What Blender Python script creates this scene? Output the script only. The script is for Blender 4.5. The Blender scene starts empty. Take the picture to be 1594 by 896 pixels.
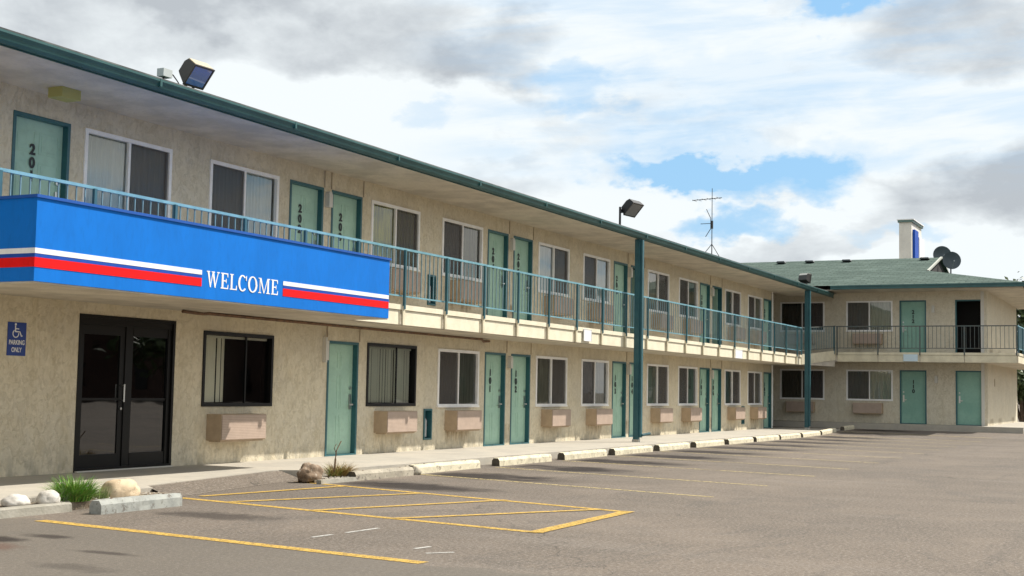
import bpy, bmesh, math, random
from mathutils import Vector, Matrix, noise
R_ = math.radians
random.seed(7)
sc = bpy.context.scene
C = sc.collection
EYE = 1.42                       # camera height above the lot; coordinates below are written relative to the eye
# ------------------------------------------------------------------ camera
cam = bpy.data.cameras.new('camera'); co = bpy.data.objects.new('camera', cam); C.objects.link(co)
right = Vector((0.4470228, -0.89433291, 0.01841904)); up = Vector((-0.07680473, -0.01785887, 0.9968862)); fw = Vector((0.89121919, 0.44704553, 0.07667232))
m = Matrix((right, up, -fw)).transposed().to_4x4(); m.translation = Vector((0, 0, EYE)); co.matrix_world = m
cam.sensor_width = 36; cam.lens = 36 * 2060 / 1594; cam.clip_end = 5000; cam.clip_start = .05
sc.camera = co
sc.render.resolution_x = 1024; sc.render.resolution_y = 576
sc.view_settings.view_transform = 'Standard'; sc.view_settings.look = 'None'; sc.view_settings.gamma = 1
sc.view_settings.exposure = 0.47
# ------------------------------------------------------------------ sun
TS = Vector((0.70, -0.54, 1.0)).normalized()
sun = bpy.data.lights.new('sun', 'SUN'); so = bpy.data.objects.new('sun', sun); C.objects.link(so)
sun.energy = 5.0; sun.angle = R_(0.55); sun.color = (1, .94, .85)
so.rotation_euler = TS.to_track_quat('Z', 'Y').to_euler(); so.location = (0, 0, 30)

# ------------------------------------------------------------------ node helper
class N:
    def __init__(s, nt): s.nt = nt; s.n = nt.nodes; s.l = nt.links
    def add(s, t, **k):
        o = s.n.new(t)
        for a, b in k.items(): setattr(o, a, b)
        return o
    def put(s, sock, v):
        if hasattr(v, 'is_linked') or hasattr(v, 'links'): s.l.new(v, sock)
        else:
            try: sock.default_value = v
            except Exception: sock.default_value = (*v, 1)
    def m(s, op, a, b=0, c=None, clamp=False):
        o = s.add('ShaderNodeMath', operation=op, use_clamp=clamp); s.put(o.inputs[0], a); s.put(o.inputs[1], b)
        if c is not None: s.put(o.inputs[2], c)
        return o.outputs[0]
    def sstep(s, v, a, b):
        o = s.add('ShaderNodeMapRange', interpolation_type='SMOOTHSTEP'); s.put(o.inputs[0], v); o.inputs[1].default_value = a; o.inputs[2].default_value = b
        return o.outputs[0]
    def mix(s, f, a, b, bt='MIX'):
        o = s.add('ShaderNodeMix', data_type='RGBA', blend_type=bt); s.put(o.inputs[0], f); s.put(o.inputs[6], a); s.put(o.inputs[7], b)
        return o.outputs[2]
    def noise(s, vec, scale, det=4, rough=.55, dist=0):
        o = s.add('ShaderNodeTexNoise'); s.l.new(vec, o.inputs['Vector']); o.inputs['Scale'].default_value = scale
        o.inputs['Detail'].default_value = det; o.inputs['Roughness'].default_value = rough; o.inputs['Distortion'].default_value = dist
        return o.outputs['Fac']
    def coord(s, scale=(1, 1, 1), kind='Object'):
        t = s.add('ShaderNodeTexCoord'); mp = s.add('ShaderNodeMapping'); s.l.new(t.outputs[kind], mp.inputs[0]); mp.inputs['Scale'].default_value = scale
        return mp.outputs[0]
    def pos(s, scale=(1, 1, 1)):
        t = s.add('ShaderNodeNewGeometry'); mp = s.add('ShaderNodeMapping'); s.l.new(t.outputs['Position'], mp.inputs[0]); mp.inputs['Scale'].default_value = scale
        return mp.outputs[0]

# ------------------------------------------------------------------ sky with broken cloud
w = bpy.data.worlds.new("World"); sc.world = w; w.use_nodes = True
k = N(w.node_tree); k.n.clear()
out = k.add('ShaderNodeOutputWorld'); bg = k.add('ShaderNodeBackground'); bg.inputs[1].default_value = 0.1
k.l.new(bg.outputs[0], out.inputs[0])
sky = k.add('ShaderNodeTexSky', sky_type='NISHITA'); sky.sun_disc = False
sky.sun_elevation = math.asin(TS.z); sky.sun_rotation = math.atan2(TS.x, TS.y); sky.air_density = 1.3; sky.dust_density = .8; sky.ozone_density = 1.5
tc = k.add('ShaderNodeTexCoord'); sep = k.add('ShaderNodeSeparateXYZ'); k.l.new(tc.outputs['Generated'], sep.inputs[0])
dx, dy, dz = sep.outputs
az = k.m('MULTIPLY', k.m('ARCTAN2', dy, dx), 57.2958); el = k.m('MULTIPLY', k.m('ARCSINE', dz), 57.2958)
# cloud layers seen on a plane overhead, stretched near the horizon
den = k.m('ADD', k.m('MAXIMUM', dz, 0.0), .16)
cv = k.add('ShaderNodeCombineXYZ'); k.put(cv.inputs[0], k.m('DIVIDE', dx, den)); k.put(cv.inputs[1], k.m('DIVIDE', dy, den)); cv.inputs[2].default_value = 1.7
av = k.add('ShaderNodeCombineXYZ'); k.put(av.inputs[0], k.m('MULTIPLY', az, .1)); k.put(av.inputs[1], k.m('MULTIPLY', el, .17)); av.inputs[2].default_value = 3.1
n1 = k.noise(cv.outputs[0], 2.2, 9, .6, .3)
n2 = k.noise(av.outputs[0], 3.2, 10, .62, .2)
n3 = k.noise(av.outputs[0], .9, 6, .55, .4)
wx = k.m('MULTIPLY', k.m('SUBTRACT', n2, .5), 6.5); wy = k.m('MULTIPLY', k.m('SUBTRACT', k.noise(av.outputs[0], 4.1, 9, .55), .5), 4.2)
ns1 = k.m('MULTIPLY', k.m('SUBTRACT', k.noise(av.outputs[0], 2.0, 4, .5), .5), 7.0); ns2 = k.m('MULTIPLY', k.m('SUBTRACT', k.noise(av.outputs[0], 2.7, 5, .5), .5), 5.0)
azw = k.m('ADD', az, wx); elw = k.m('ADD', el, wy); azs = k.m('ADD', az, ns1); els = k.m('ADD', el, ns2)
def blob(a, e, ra, re, amp, A_=None, E_=None):
    u = k.m('DIVIDE', k.m('SUBTRACT', A_ or azw, a), ra); v = k.m('DIVIDE', k.m('SUBTRACT', E_ or elw, e), re)
    r = k.m('ADD', k.m('MULTIPLY', u, u), k.m('MULTIPLY', v, v))
    return k.m('MULTIPLY', k.sstep(r, 1.6, 0.0), amp)
def total(L, *W):
    t = None
    for b in L:
        o = blob(*b, *W); t = o if t is None else k.m('ADD', t, o)
    return t
holes = total([(15.6, 9.1, 3.9, 1.1, .95), (19.4, 9.5, 3.2, .75, .8), (16.9, 9.9, 7.5, 1.0, .35), (17.3, 7.1, 2.6, .75, .95), (13.1, 16.9, 2.3, 1.2, 1.0), (23.9, 13.1, 2.2, 1.0, .42), (16.5, 13.2, 6, 1.6, .2), (31.0, 11.8, 1.6, .6, .3), (9.5, 6.8, 2.2, .5, .45), (20.5, 11.2, 5, .8, .25)])
darks = total([(32.5, 15.3, 8.4, 2.1, .8), (27.5, 14.6, 3.5, 1.3, .5), (7.6, 15.2, 4.6, 2.7, .85), (7.2, 8.4, 5.5, 1.9, .85), (14.0, 6.4, 3.6, 1.0, .6), (45.3, 14.6, 6, 2.6, .6), (25.2, 8.6, 2.8, 1.0, .35), (40, 16.6, 5, 1.6, .6), (60, 25, 25, 8, .5)], azs, els)
lights = total([(24.0, 15.3, 5, 2.2, .6), (36.5, 11.6, 4.5, 1.6, .6), (28.5, 12.2, 4.5, 1.6, .4), (22, 7.8, 6, 1.2, .4), (12.6, 8.3, 1.6, .8, .5), (8, 5.2, 5, .9, .7), (17.5, 15, 6, 1.2, .45)], azs, els)
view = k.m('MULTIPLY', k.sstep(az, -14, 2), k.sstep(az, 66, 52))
out_cov = k.sstep(n1, .40, .54)
inn_cov = k.m('SUBTRACT', 1.02, holes, clamp=True)
veil = k.add('ShaderNodeCombineXYZ'); k.put(veil.inputs[0], k.m('MULTIPLY', az, .07)); k.put(veil.inputs[1], k.m('MULTIPLY', k.m('ADD', el, k.m('MULTIPLY', az, .06)), .42))
thin = k.m('MULTIPLY', k.sstep(k.noise(veil.outputs[0], 1.6, 7, .6, .3), .38, .66), k.m('MULTIPLY', k.m('MULTIPLY', k.sstep(az, 33, 26), k.sstep(el, 8.0, 10.5)), .36))
inn_cov = k.m('SUBTRACT', inn_cov, thin, clamp=True)
cov = k.m('ADD', k.m('MULTIPLY', view, inn_cov), k.m('MULTIPLY', k.m('SUBTRACT', 1, view), out_cov), clamp=True)
shade = k.m('ADD', k.m('MULTIPLY', view, k.m('SUBTRACT', darks, k.m('MULTIPLY', lights, .5))), k.m('MULTIPLY', k.m('SUBTRACT', n1, .50), 1.8))
shade = k.m('ADD', shade, k.m('MULTIPLY', k.m('SUBTRACT', n2, .5), 1.1), clamp=True)
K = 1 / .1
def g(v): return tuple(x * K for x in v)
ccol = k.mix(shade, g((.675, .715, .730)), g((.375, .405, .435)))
ccol = k.mix(view, k.mix(shade, g((.84, .81, .75)), g((.46, .46, .46))), ccol)  # clouds outside the camera view are set brighter to lift ambient light
skyc = k.mix(.78, sky.outputs[0], g((.225, .45, .70)))
skyc = k.mix(k.sstep(el, 30, 60), skyc, sky.outputs[0])
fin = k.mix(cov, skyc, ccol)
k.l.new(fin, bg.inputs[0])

# ------------------------------------------------------------------ materials
MATS = {}
def mat(name, col, rough=.7, var=0, vscale=2, col2=None, bump=0, bscale=40, metal=0, spec=.5, coat=0, stretch=(1, 1, 1), extra=None):
    if name in MATS: return MATS[name]
    m = bpy.data.materials.new(name); m.use_nodes = True; k = N(m.node_tree); b = k.n['Principled BSDF']
    b.inputs['Roughness'].default_value = rough; b.inputs['Metallic'].default_value = metal; b.inputs['Specular IOR Level'].default_value = spec
    b.inputs['Coat Weight'].default_value = coat
    P = k.pos(stretch)
    c = None
    if var or col2:
        n = k.noise(P, vscale, 6, .6)
        c2 = col2 if col2 else tuple(x * (1 - var) for x in col)
        c = k.mix(k.sstep(n, .35, .66), (*col, 1), (*c2, 1))
        n2 = k.noise(P, vscale * 9, 3, .6)
        c = k.mix(k.m('MULTIPLY', k.sstep(n2, .45, .75), .35), c, (*[x * .72 for x in col], 1))
        k.l.new(c, b.inputs['Base Color'])
    else: b.inputs['Base Color'].default_value = (*col, 1)
    if extra: extra(k, b, c, P)
    if bump:
        bp = k.add('ShaderNodeBump'); bp.inputs['Strength'].default_value = bump; bp.inputs['Distance'].default_value = .02
        k.l.new(k.noise(P, bscale, 4, .6), bp.inputs['Height']); k.l.new(bp.outputs[0], b.inputs['Normal'])
    MATS[name] = m; return m

def stucco(name, a, b_, rust=True):
    m = bpy.data.materials.new(name); m.use_nodes = True; k = N(m.node_tree); b = k.n['Principled BSDF']; b.inputs['Roughness'].default_value = .92; b.inputs['Specular IOR Level'].default_value = .2
    P = k.pos()
    c = k.mix(k.sstep(k.noise(P, .8, 6, .6), .35, .68), (*a, 1), (*b_, 1))
    # knock-down trowel pattern
    kn = k.sstep(k.noise(k.pos((1, 1, .6)), 9, 5, .65, 1.6), .50, .60)
    c = k.mix(k.m('MULTIPLY', kn, .34), c, (a[0] * .66, a[1] * .64, a[2] * .60, 1))
    fine = k.sstep(k.noise(P, 38, 4, .7), .5, .72)
    c = k.mix(k.m('MULTIPLY', fine, .45), c, (a[0] * .80, a[1] * .78, a[2] * .74, 1))
    mo = k.sstep(k.noise(P, 4.2, 6, .72, .3), .46, .62)
    c = k.mix(k.m('MULTIPLY', mo, .26), c, (a[0] * .74, a[1] * .70, a[2] * .60, 1))
    mo2 = k.sstep(k.noise(P, 17, 5, .75), .50, .66)
    c = k.mix(k.m('MULTIPLY', mo2, .40), c, (min(1, a[0] * 1.15), min(1, a[1] * 1.16), a[2] * 1.2, 1))
    # water streaks below sills and at the base
    st = k.sstep(k.noise(k.pos((3.2, 3.2, .22)), 2.2, 5, .6), .52, .70)
    c = k.mix(k.m('MULTIPLY', st, .22), c, (a[0] * .62, a[1] * .58, a[2] * .46, 1))
    st2 = k.sstep(k.noise(k.pos((1.1, 1.1, .9)), 1.3, 6, .7, .8), .58, .70)
    c = k.mix(k.m('MULTIPLY', st2, .28), c, (a[0] * .70, a[1] * .69, a[2] * .62, 1))
    sp = k.add('ShaderNodeSeparateXYZ'); k.l.new(P, sp.inputs[0])
    if rust:
        uu = k.m('MULTIPLY', k.m('FRACT', k.m('DIVIDE', k.m('SUBTRACT', sp.outputs[0], 9.62), 7.58)), 7.58)
        bx_ = k.m('ADD', k.m('MULTIPLY', k.sstep(uu, -.05, .15), k.sstep(uu, 1.2, .95)), k.m('MULTIPLY', k.sstep(uu, 2.6, 2.9), k.sstep(uu, 4.1, 3.7)))
        zz_ = k.m('FRACT', k.m('DIVIDE', k.m('ADD', sp.outputs[2], -.135 + 2.8), 2.805)); zz_ = k.m('MULTIPLY', zz_, 2.805)
        bx_ = k.m('MULTIPLY', bx_, k.m('GREATER_THAN', sp.outputs[0], 24.5)); dr = k.m('MULTIPLY', k.m('MULTIPLY', bx_, k.sstep(zz_, .0, .38)), k.sstep(zz_, .52, .42))
        c = k.mix(k.m('MULTIPLY', k.m('MULTIPLY', dr, k.sstep(k.noise(k.pos((5, 1, .8)), 2.4, 5, .65), .38, .6)), .75), c, (.25, .18, .10, 1))
    dirt = k.m('MULTIPLY', k.sstep(sp.outputs[2], .62, .12), k.sstep(k.noise(k.pos((1, 1, .5)), 5, 5, .65), .42, .62))
    c = k.mix(k.m('MULTIPLY', dirt, .5), c, (.22, .21, .17, 1))
    k.l.new(c, b.inputs['Base Color'])
    bp = k.add('ShaderNodeBump'); bp.inputs['Strength'].default_value = .6; bp.inputs['Distance'].default_value = .010
    h = k.m('ADD', kn, k.m('MULTIPLY', k.noise(P, 45, 4, .65), 1.1)); k.l.new(h, bp.inputs['Height']); k.l.new(bp.outputs[0], b.inputs['Normal'])
    return m
M_wall = stucco('tan_stucco', (.71, .635, .475), (.62, .56, .435))
M_wing = stucco('buff_stucco', (.68, .62, .49), (.63, .58, .465))
M_soff = mat('soffit_stucco', (.62, .56, .46), .9, vscale=1.6, col2=(.47, .425, .35), bump=1.0, bscale=16)
M_fasc = mat('cream_fascia', (.72, .655, .48), .75, vscale=3, col2=(.60, .54, .39), bump=.2)
M_lip = mat('cream_slab_edge', (.78, .72, .55), .7, vscale=3, col2=(.70, .64, .48), bump=.15)
M_teal = mat('dark_teal_paint', (.022, .105, .125), .42, vscale=3, col2=(.03, .125, .14))
M_post = mat('post_teal_paint', (.020, .085, .105), .45, vscale=2.5, col2=(.028, .11, .13), bump=.08, bscale=60)
M_gut = mat('gutter_green_paint', (.016, .078, .078), .42, vscale=2, col2=(.026, .10, .098), coat=.05)
M_rail = mat('blue_teal_rail_paint', (.17, .36, .43), .5, vscale=5, col2=(.12, .28, .34))
M_railw = mat('shaded_rail_paint', (.07, .10, .10), .6, vscale=5, col2=(.10, .10, .085))  # rail paint copy with the wing's shade put into its colour
M_bal = mat('baluster_paint', (.14, .25, .29), .55, vscale=6, col2=(.12, .20, .22))
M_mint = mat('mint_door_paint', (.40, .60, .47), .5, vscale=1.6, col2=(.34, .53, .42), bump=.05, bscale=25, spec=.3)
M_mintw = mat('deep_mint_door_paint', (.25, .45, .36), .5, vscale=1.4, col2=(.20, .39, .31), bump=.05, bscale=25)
M_alu = mat('white_window_frame', (.90, .89, .86), .45, vscale=5, col2=(.84, .82, .78))
M_bronze = mat('black_bronze_frame', (.006, .0055, .005), .4, spec=.25)
M_chrome = mat('satin_chrome', (.6, .6, .58), .28, metal=1)
M_ac = mat('tan_appliance_case', (.48, .36, .24), .6, vscale=4, col2=(.40, .30, .20))
M_dark = mat('room_dark', (.018, .016, .015), .9)
M_num = mat('black_number_paint', (.012, .018, .02), .5)
M_white = mat('white_paint', (.82, .82, .80), .5)
M_black = mat('black_enamel', (.012, .012, .013), .4)
M_lamp = mat('pale_lamp_case', (.6, .58, .52), .5)
M_pipe = mat('stucco_coloured_conduit', (.42, .34, .24), .6)
M_rust = mat('rusty_pipe', (.20, .11, .06), .8, vscale=12, col2=(.10, .06, .04))

def grille_extra(k, b, c, P):
    sp = k.add('ShaderNodeSeparateXYZ'); k.l.new(k.coord(), sp.inputs[0])
    s = k.m('FRACT', k.m('MULTIPLY', sp.outputs[2], 38)); f = k.m('MULTIPLY', k.sstep(s, .55, .8), .4)
    k.l.new(k.mix(f, c, (.20, .13, .11, 1)), b.inputs['Base Color'])
M_grille = mat('pinkish_grille', (.46, .355, .28), .6, vscale=5, col2=(.40, .31, .245), extra=grille_extra)

def glass(name, tint, ior=1.75, dim=.0):
    m = bpy.data.materials.new(name); m.use_nodes = True; k = N(m.node_tree); k.n.clear()
    o = k.add('ShaderNodeOutputMaterial'); mx = k.add('ShaderNodeMixShader'); t = k.add('ShaderNodeBsdfTransparent'); g = k.add('ShaderNodeBsdfGlossy')
    t.inputs[0].default_value = (*tint, 1); g.inputs['Roughness'].default_value = .015; g.inputs[0].default_value = (.95, .97, 1, 1)
    f = k.add('ShaderNodeFresnel'); f.inputs[0].default_value = ior
    bp = k.add('ShaderNodeBump'); bp.inputs['Strength'].default_value = .06; bp.inputs['Distance'].default_value = .05; k.l.new(k.noise(k.pos(), 1.1, 2), bp.inputs['Height'])
    k.l.new(bp.outputs[0], g.inputs['Normal'])
    k.l.new(f.outputs[0], mx.inputs[0]); k.l.new(t.outputs[0], mx.inputs[1]); k.l.new(g.outputs[0], mx.inputs[2]); k.l.new(mx.outputs[0], o.inputs[0])
    return m
M_glass = glass('window_glass', (.86, .89, .87), 1.85)
M_tint = glass('smoked_glass', (.16, .155, .15), 2.0)
def screen_mat():
    m = bpy.data.materials.new('insect_screen'); m.use_nodes = True; k = N(m.node_tree); b = k.n['Principled BSDF']
    b.inputs['Base Color'].default_value = (.085, .075, .07, 1); b.inputs['Roughness'].default_value = .8
    t = k.add('ShaderNodeBsdfTransparent'); mx = k.add('ShaderNodeMixShader'); mx.inputs[0].default_value = .62
    k.l.new(t.outputs[0], mx.inputs[1]); k.l.new(b.outputs[0], mx.inputs[2]); k.l.new(mx.outputs[0], k.n['Material Output'].inputs[0]); return m
M_screen = screen_mat()
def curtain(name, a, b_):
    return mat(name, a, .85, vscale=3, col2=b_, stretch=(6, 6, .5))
CUR = {'white': curtain('white_curtain', (.80, .84, .82), (.68, .74, .73)), 'green': curtain('grey_green_curtain', (.30, .32, .25), (.22, .24, .19)),
       'yellow': curtain('foliage_reflection_curtain', (.72, .70, .08), (.30, .31, .04)), 'pattern': curtain('dark_foliage_reflection_curtain', (.34, .36, .20), (.10, .11, .08)),  # yellow-green and patterned cloth colours stand in for trees reflected in the glass
       'beige': curtain('beige_curtain', (.50, .48, .37), (.36, .35, .27)), 'dim': curtain('dim_curtain', (.16, .15, .13), (.11, .10, .09)), 'pale': curtain('pale_curtain', (.62, .62, .52), (.50, .50, .42))}
M_blind = mat('vertical_blind_vinyl', (.90, .88, .74), .55, vscale=6, col2=(.84, .82, .68), stretch=(5, 5, .4))

# asphalt
m = bpy.data.materials.new('worn_asphalt'); m.use_nodes = True; k = N(m.node_tree); b = k.n['Principled BSDF']; b.inputs['Roughness'].default_value = .93; b.inputs['Specular IOR Level'].default_value = .25
P = k.pos(); sp = k.add('ShaderNodeSeparateXYZ'); k.l.new(P, sp.inputs[0]); X, Y = sp.outputs[0], sp.outputs[1]
c = k.mix(k.sstep(k.noise(P, .22, 6, .62, .6), .32, .68), (.172, .140, .110, 1), (.108, .090, .072, 1))
c = k.mix(k.m('MULTIPLY', k.sstep(k.noise(P, 1.3, 6, .7, .5), .40, .70), .6), c, (.112, .094, .076, 1))
c = k.mix(k.m('MULTIPLY', k.sstep(k.noise(k.pos((.5, 1, 1)), .55, 7, .72, 1.0), .54, .60), .45), c, (.085, .075, .064, 1))
c = k.mix(k.m('MULTIPLY', k.sstep(k.noise(k.pos((.10, 2.2, 1)), 1.0, 5, .6, .2), .56, .66), .35), c, (.080, .070, .060, 1))
c = k.mix(k.m('MULTIPLY', k.sstep(k.noise(k.pos((1, .25, 1)), 1.1, 5, .6), .5, .7), .35), c, (.19, .165, .14, 1))
vo = k.add('ShaderNodeTexVoronoi'); k.l.new(P, vo.inputs['Vector']); vo.inputs['Scale'].default_value = 70
agg = k.m('MULTIPLY', k.sstep(k.noise(P, 28, 5, .85), .48, .62), 1)
c = k.mix(k.m('MULTIPLY', agg, .55), c, (.34, .30, .255, 1))
c = k.mix(k.m('MULTIPLY', k.sstep(k.noise(P, 22, 5, .85), .48, .64), .65), c, (.065, .058, .052, 1))
spk = k.sstep(vo.outputs['Distance'], .16, .05)
c = k.mix(k.m('MULTIPLY', spk, k.m('MULTIPLY', k.sstep(k.noise(P, 9, 3), .5, .6), .6)), c, (.46, .42, .36, 1))
# smooth seal-coat patch at the lower left
xs = k.m('ADD', X, k.m('MULTIPLY', k.m('SUBTRACT', k.noise(P, 1.4, 5), .5), 1.1)); yy = k.m('ADD', Y, 0)
lim = k.m('SUBTRACT', xs, k.m('ADD', 9.45, k.m('MULTIPLY', k.m('SUBTRACT', yy, 5.5), .13)))
patch = k.sstep(lim, .03, -.03)
c = k.mix(k.m('MULTIPLY', patch, .6), c, (.120, .108, .090, 1))
# oil drips under each stall: long smears running out from the wheel stops
ph = k.m('SUBTRACT', k.m('FRACT', k.m('DIVIDE', k.m('SUBTRACT', k.m('SUBTRACT', X, 17.9), k.m('MULTIPLY', k.m('SUBTRACT', Y, 10), .16)), 2.92)), .5)
u = k.m('ADD', k.m('MULTIPLY', ph, 2.92), k.m('MULTIPLY', k.m('SUBTRACT', k.noise(P, 1.6, 5), .5), 1.2))
g1 = k.m('MULTIPLY', k.sstep(k.m('ABSOLUTE', u), .95, .1), k.m('MULTIPLY', k.sstep(Y, 7.9, 10.1), k.sstep(Y, 11.25, 10.7)))
g1 = k.m('MULTIPLY', k.m('MULTIPLY', g1, 1.5, clamp=True), k.sstep(X, 15.5, 17.0))
nz = k.sstep(k.noise(k.pos((1, .45, 1)), 2.2, 6, .7), .28, .52)
c = k.mix(k.m('MULTIPLY', k.m('MULTIPLY', g1, nz), .97), c, (.022, .017, .015, 1))
def spot(c, x, y, rx, ry, amt, col=(.03, .024, .02, 1)):
    n = k.m('MULTIPLY', k.m('SUBTRACT', k.noise(P, 2.6, 5, .7), .5), 1.6)
    a = k.m('DIVIDE', k.m('SUBTRACT', X, x), rx); b2 = k.m('DIVIDE', k.m('SUBTRACT', Y, y), ry)
    r = k.m('ADD', k.m('SQRT', k.m('ADD', k.m('MULTIPLY', a, a), k.m('MULTIPLY', b2, b2))), n)
    return k.mix(k.m('MULTIPLY', k.sstep(r, 1.1, .35), amt), c, col)
for s_ in ((16.55, 9.7, .55, 1.2, .95), (11.55, 9.3, .4, .9, .7), (9.1, 9.25, .16, .35, .85), (8.7, 9.6, .22, .5, .95), (8.5, 8.0, .10, .45, .7), (8.25, 9.2, .3, .5, .55, (.10, .045, .03, 1)), (7.7, 7.6, .2, .5, .4), (19.4, 10.3, .5, 1.0, .7)): c = spot(c, *s_)
# cracks
cr = k.add('ShaderNodeTexVoronoi', feature='DISTANCE_TO_EDGE'); cw = k.add('ShaderNodeVectorMath', operation='ADD'); k.l.new(k.pos((.16, .11, 1)), cw.inputs[0])
nn = k.add('ShaderNodeTexNoise'); k.l.new(P, nn.inputs['Vector']); nn.inputs['Scale'].default_value = 1.5; nn.inputs['Detail'].default_value = 5
ns = k.add('ShaderNodeVectorMath', operation='SCALE'); k.l.new(nn.outputs['Color'], ns.inputs[0]); ns.inputs['Scale'].default_value = .16; k.l.new(ns.outputs[0], cw.inputs[1]); k.l.new(cw.outputs[0], cr.inputs['Vector']); cr.inputs['Scale'].default_value = 1
c = k.mix(k.m('MULTIPLY', k.sstep(cr.outputs[0], .0022, .0005), .5), c, (.03, .028, .025, 1))
k.l.new(c, b.inputs['Base Color'])
bp = k.add('ShaderNodeBump'); bp.inputs['Strength'].default_value = .55; bp.inputs['Distance'].default_value = .012; k.l.new(k.m('ADD', k.noise(P, 60, 3, .7), k.m('MULTIPLY', k.noise(P, 5, 4), .8)), bp.inputs['Height']); k.l.new(bp.outputs[0], b.inputs['Normal'])
M_asph = m
def conc_extra(k, b, c, P):
    sp = k.add('ShaderNodeSeparateXYZ'); k.l.new(P, sp.inputs[0])
    j = k.m('ABSOLUTE', k.m('SUBTRACT', k.m('FRACT', k.m('DIVIDE', sp.outputs[0], 3.05)), .5))
    c = k.mix(k.m('MULTIPLY', k.sstep(j, .004, .001), .6), c, (.13, .12, .10, 1))
    c = k.mix(k.m('MULTIPLY', k.sstep(k.noise(P, 1.1, 6, .7), .52, .70), .30), c, (.25, .23, .20, 1)); k.l.new(c, b.inputs['Base Color'])
M_conc = mat('walk_concrete', (.42, .385, .32), .88, vscale=1.4, col2=(.36, .335, .285), bump=.25, bscale=30, extra=conc_extra)
M_kerb = mat('kerb_concrete', (.34, .32, .27), .9, vscale=4, col2=(.26, .245, .20), bump=.4, bscale=30)
def paint(name, col, wear, lo, hi):
    m = bpy.data.materials.new(name); m.use_nodes = True; k = N(m.node_tree); b = k.n['Principled BSDF']; b.inputs['Roughness'].default_value = .8
    P = k.pos(); c = k.mix(k.sstep(k.noise(P, 6, 5), .4, .65), (*col, 1), (*[x * .8 for x in col], 1)); k.l.new(c, b.inputs['Base Color'])
    t = k.add('ShaderNodeBsdfTransparent'); mx = k.add('ShaderNodeMixShader')
    f = k.m('MULTIPLY', k.sstep(k.noise(P, 26, 5, .75), lo, hi), k.sstep(k.noise(P, 2.2, 4, .6), .62 - wear, .36 - wear * .2))
    f = k.m('MAXIMUM', k.m('SUBTRACT', 1, wear), k.sstep(k.noise(P, 22, 5, .75), lo, hi)) if wear < .5 else k.m('MULTIPLY', k.sstep(k.noise(P, 18, 5, .75), lo, hi), k.sstep(k.noise(P, 1.1, 4, .6), .22, .45))
    k.l.new(f, mx.inputs[0]); k.l.new(t.outputs[0], mx.inputs[1]); k.l.new(b.outputs[0], mx.inputs[2]); k.l.new(mx.outputs[0], k.n['Material Output'].inputs[0]); return m
M_yel = paint('yellow_road_paint', (.52, .33, .06), .48, .40, .52)
M_yelw = paint('faded_yellow_road_paint', (.50, .40, .17), .7, .40, .54)
M_whtp = paint('faded_white_road_paint', (.5, .49, .45), .4, .42, .54)

# shingles
m = bpy.data.materials.new('green_shingles'); m.use_nodes = True; k = N(m.node_tree); b = k.n['Principled BSDF']; b.inputs['Roughness'].default_value = .95; b.inputs['Specular IOR Level'].default_value = .2
tcn = k.add('ShaderNodeUVMap'); br = k.add('ShaderNodeTexBrick'); k.l.new(tcn.outputs[0], br.inputs['Vector'])
br.inputs['Scale'].default_value = 1; br.inputs['Brick Width'].default_value = .42; br.inputs['Row Height'].default_value = .24; br.inputs['Mortar Size'].default_value = .022; br.inputs['Mortar Smooth'].default_value = .3; br.inputs['Bias'].default_value = -.2
br.inputs['Color1'].default_value = (.058, .092, .078, 1); br.inputs['Color2'].default_value = (.098, .142, .120, 1); br.inputs['Mortar'].default_value = (.030, .045, .038, 1)
P = k.pos(); c = k.mix(k.m('MULTIPLY', k.sstep(k.noise(P, 1.2, 5, .6), .4, .65), .45), br.outputs[0], (.055, .085, .07, 1)); c = k.mix(k.m('MULTIPLY', k.sstep(k.noise(P, 9, 4, .7), .45, .7), .4), c, (.155, .20, .172, 1)); c = k.mix(k.m('MULTIPLY', k.sstep(k.noise(k.pos((2.2, .28, 2.2)), 1.6, 5, .7), .47, .56), .55), c, (.040, .066, .055, 1)); c = k.mix(k.m('MULTIPLY', k.sstep(k.noise(k.pos((2.6, .22, 2.6)), 2.1, 4, .7), .54, .62), .5), c, (.14, .19, .165, 1))
k.l.new(c, b.inputs['Base Color']); bp = k.add('ShaderNodeBump'); bp.inputs['Strength'].default_value = .6; bp.inputs['Distance'].default_value = .02; k.l.new(br.outputs['Fac'], bp.inputs['Height']); bp.invert = True; k.l.new(bp.outputs[0], b.inputs['Normal'])
M_shin = m

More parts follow.
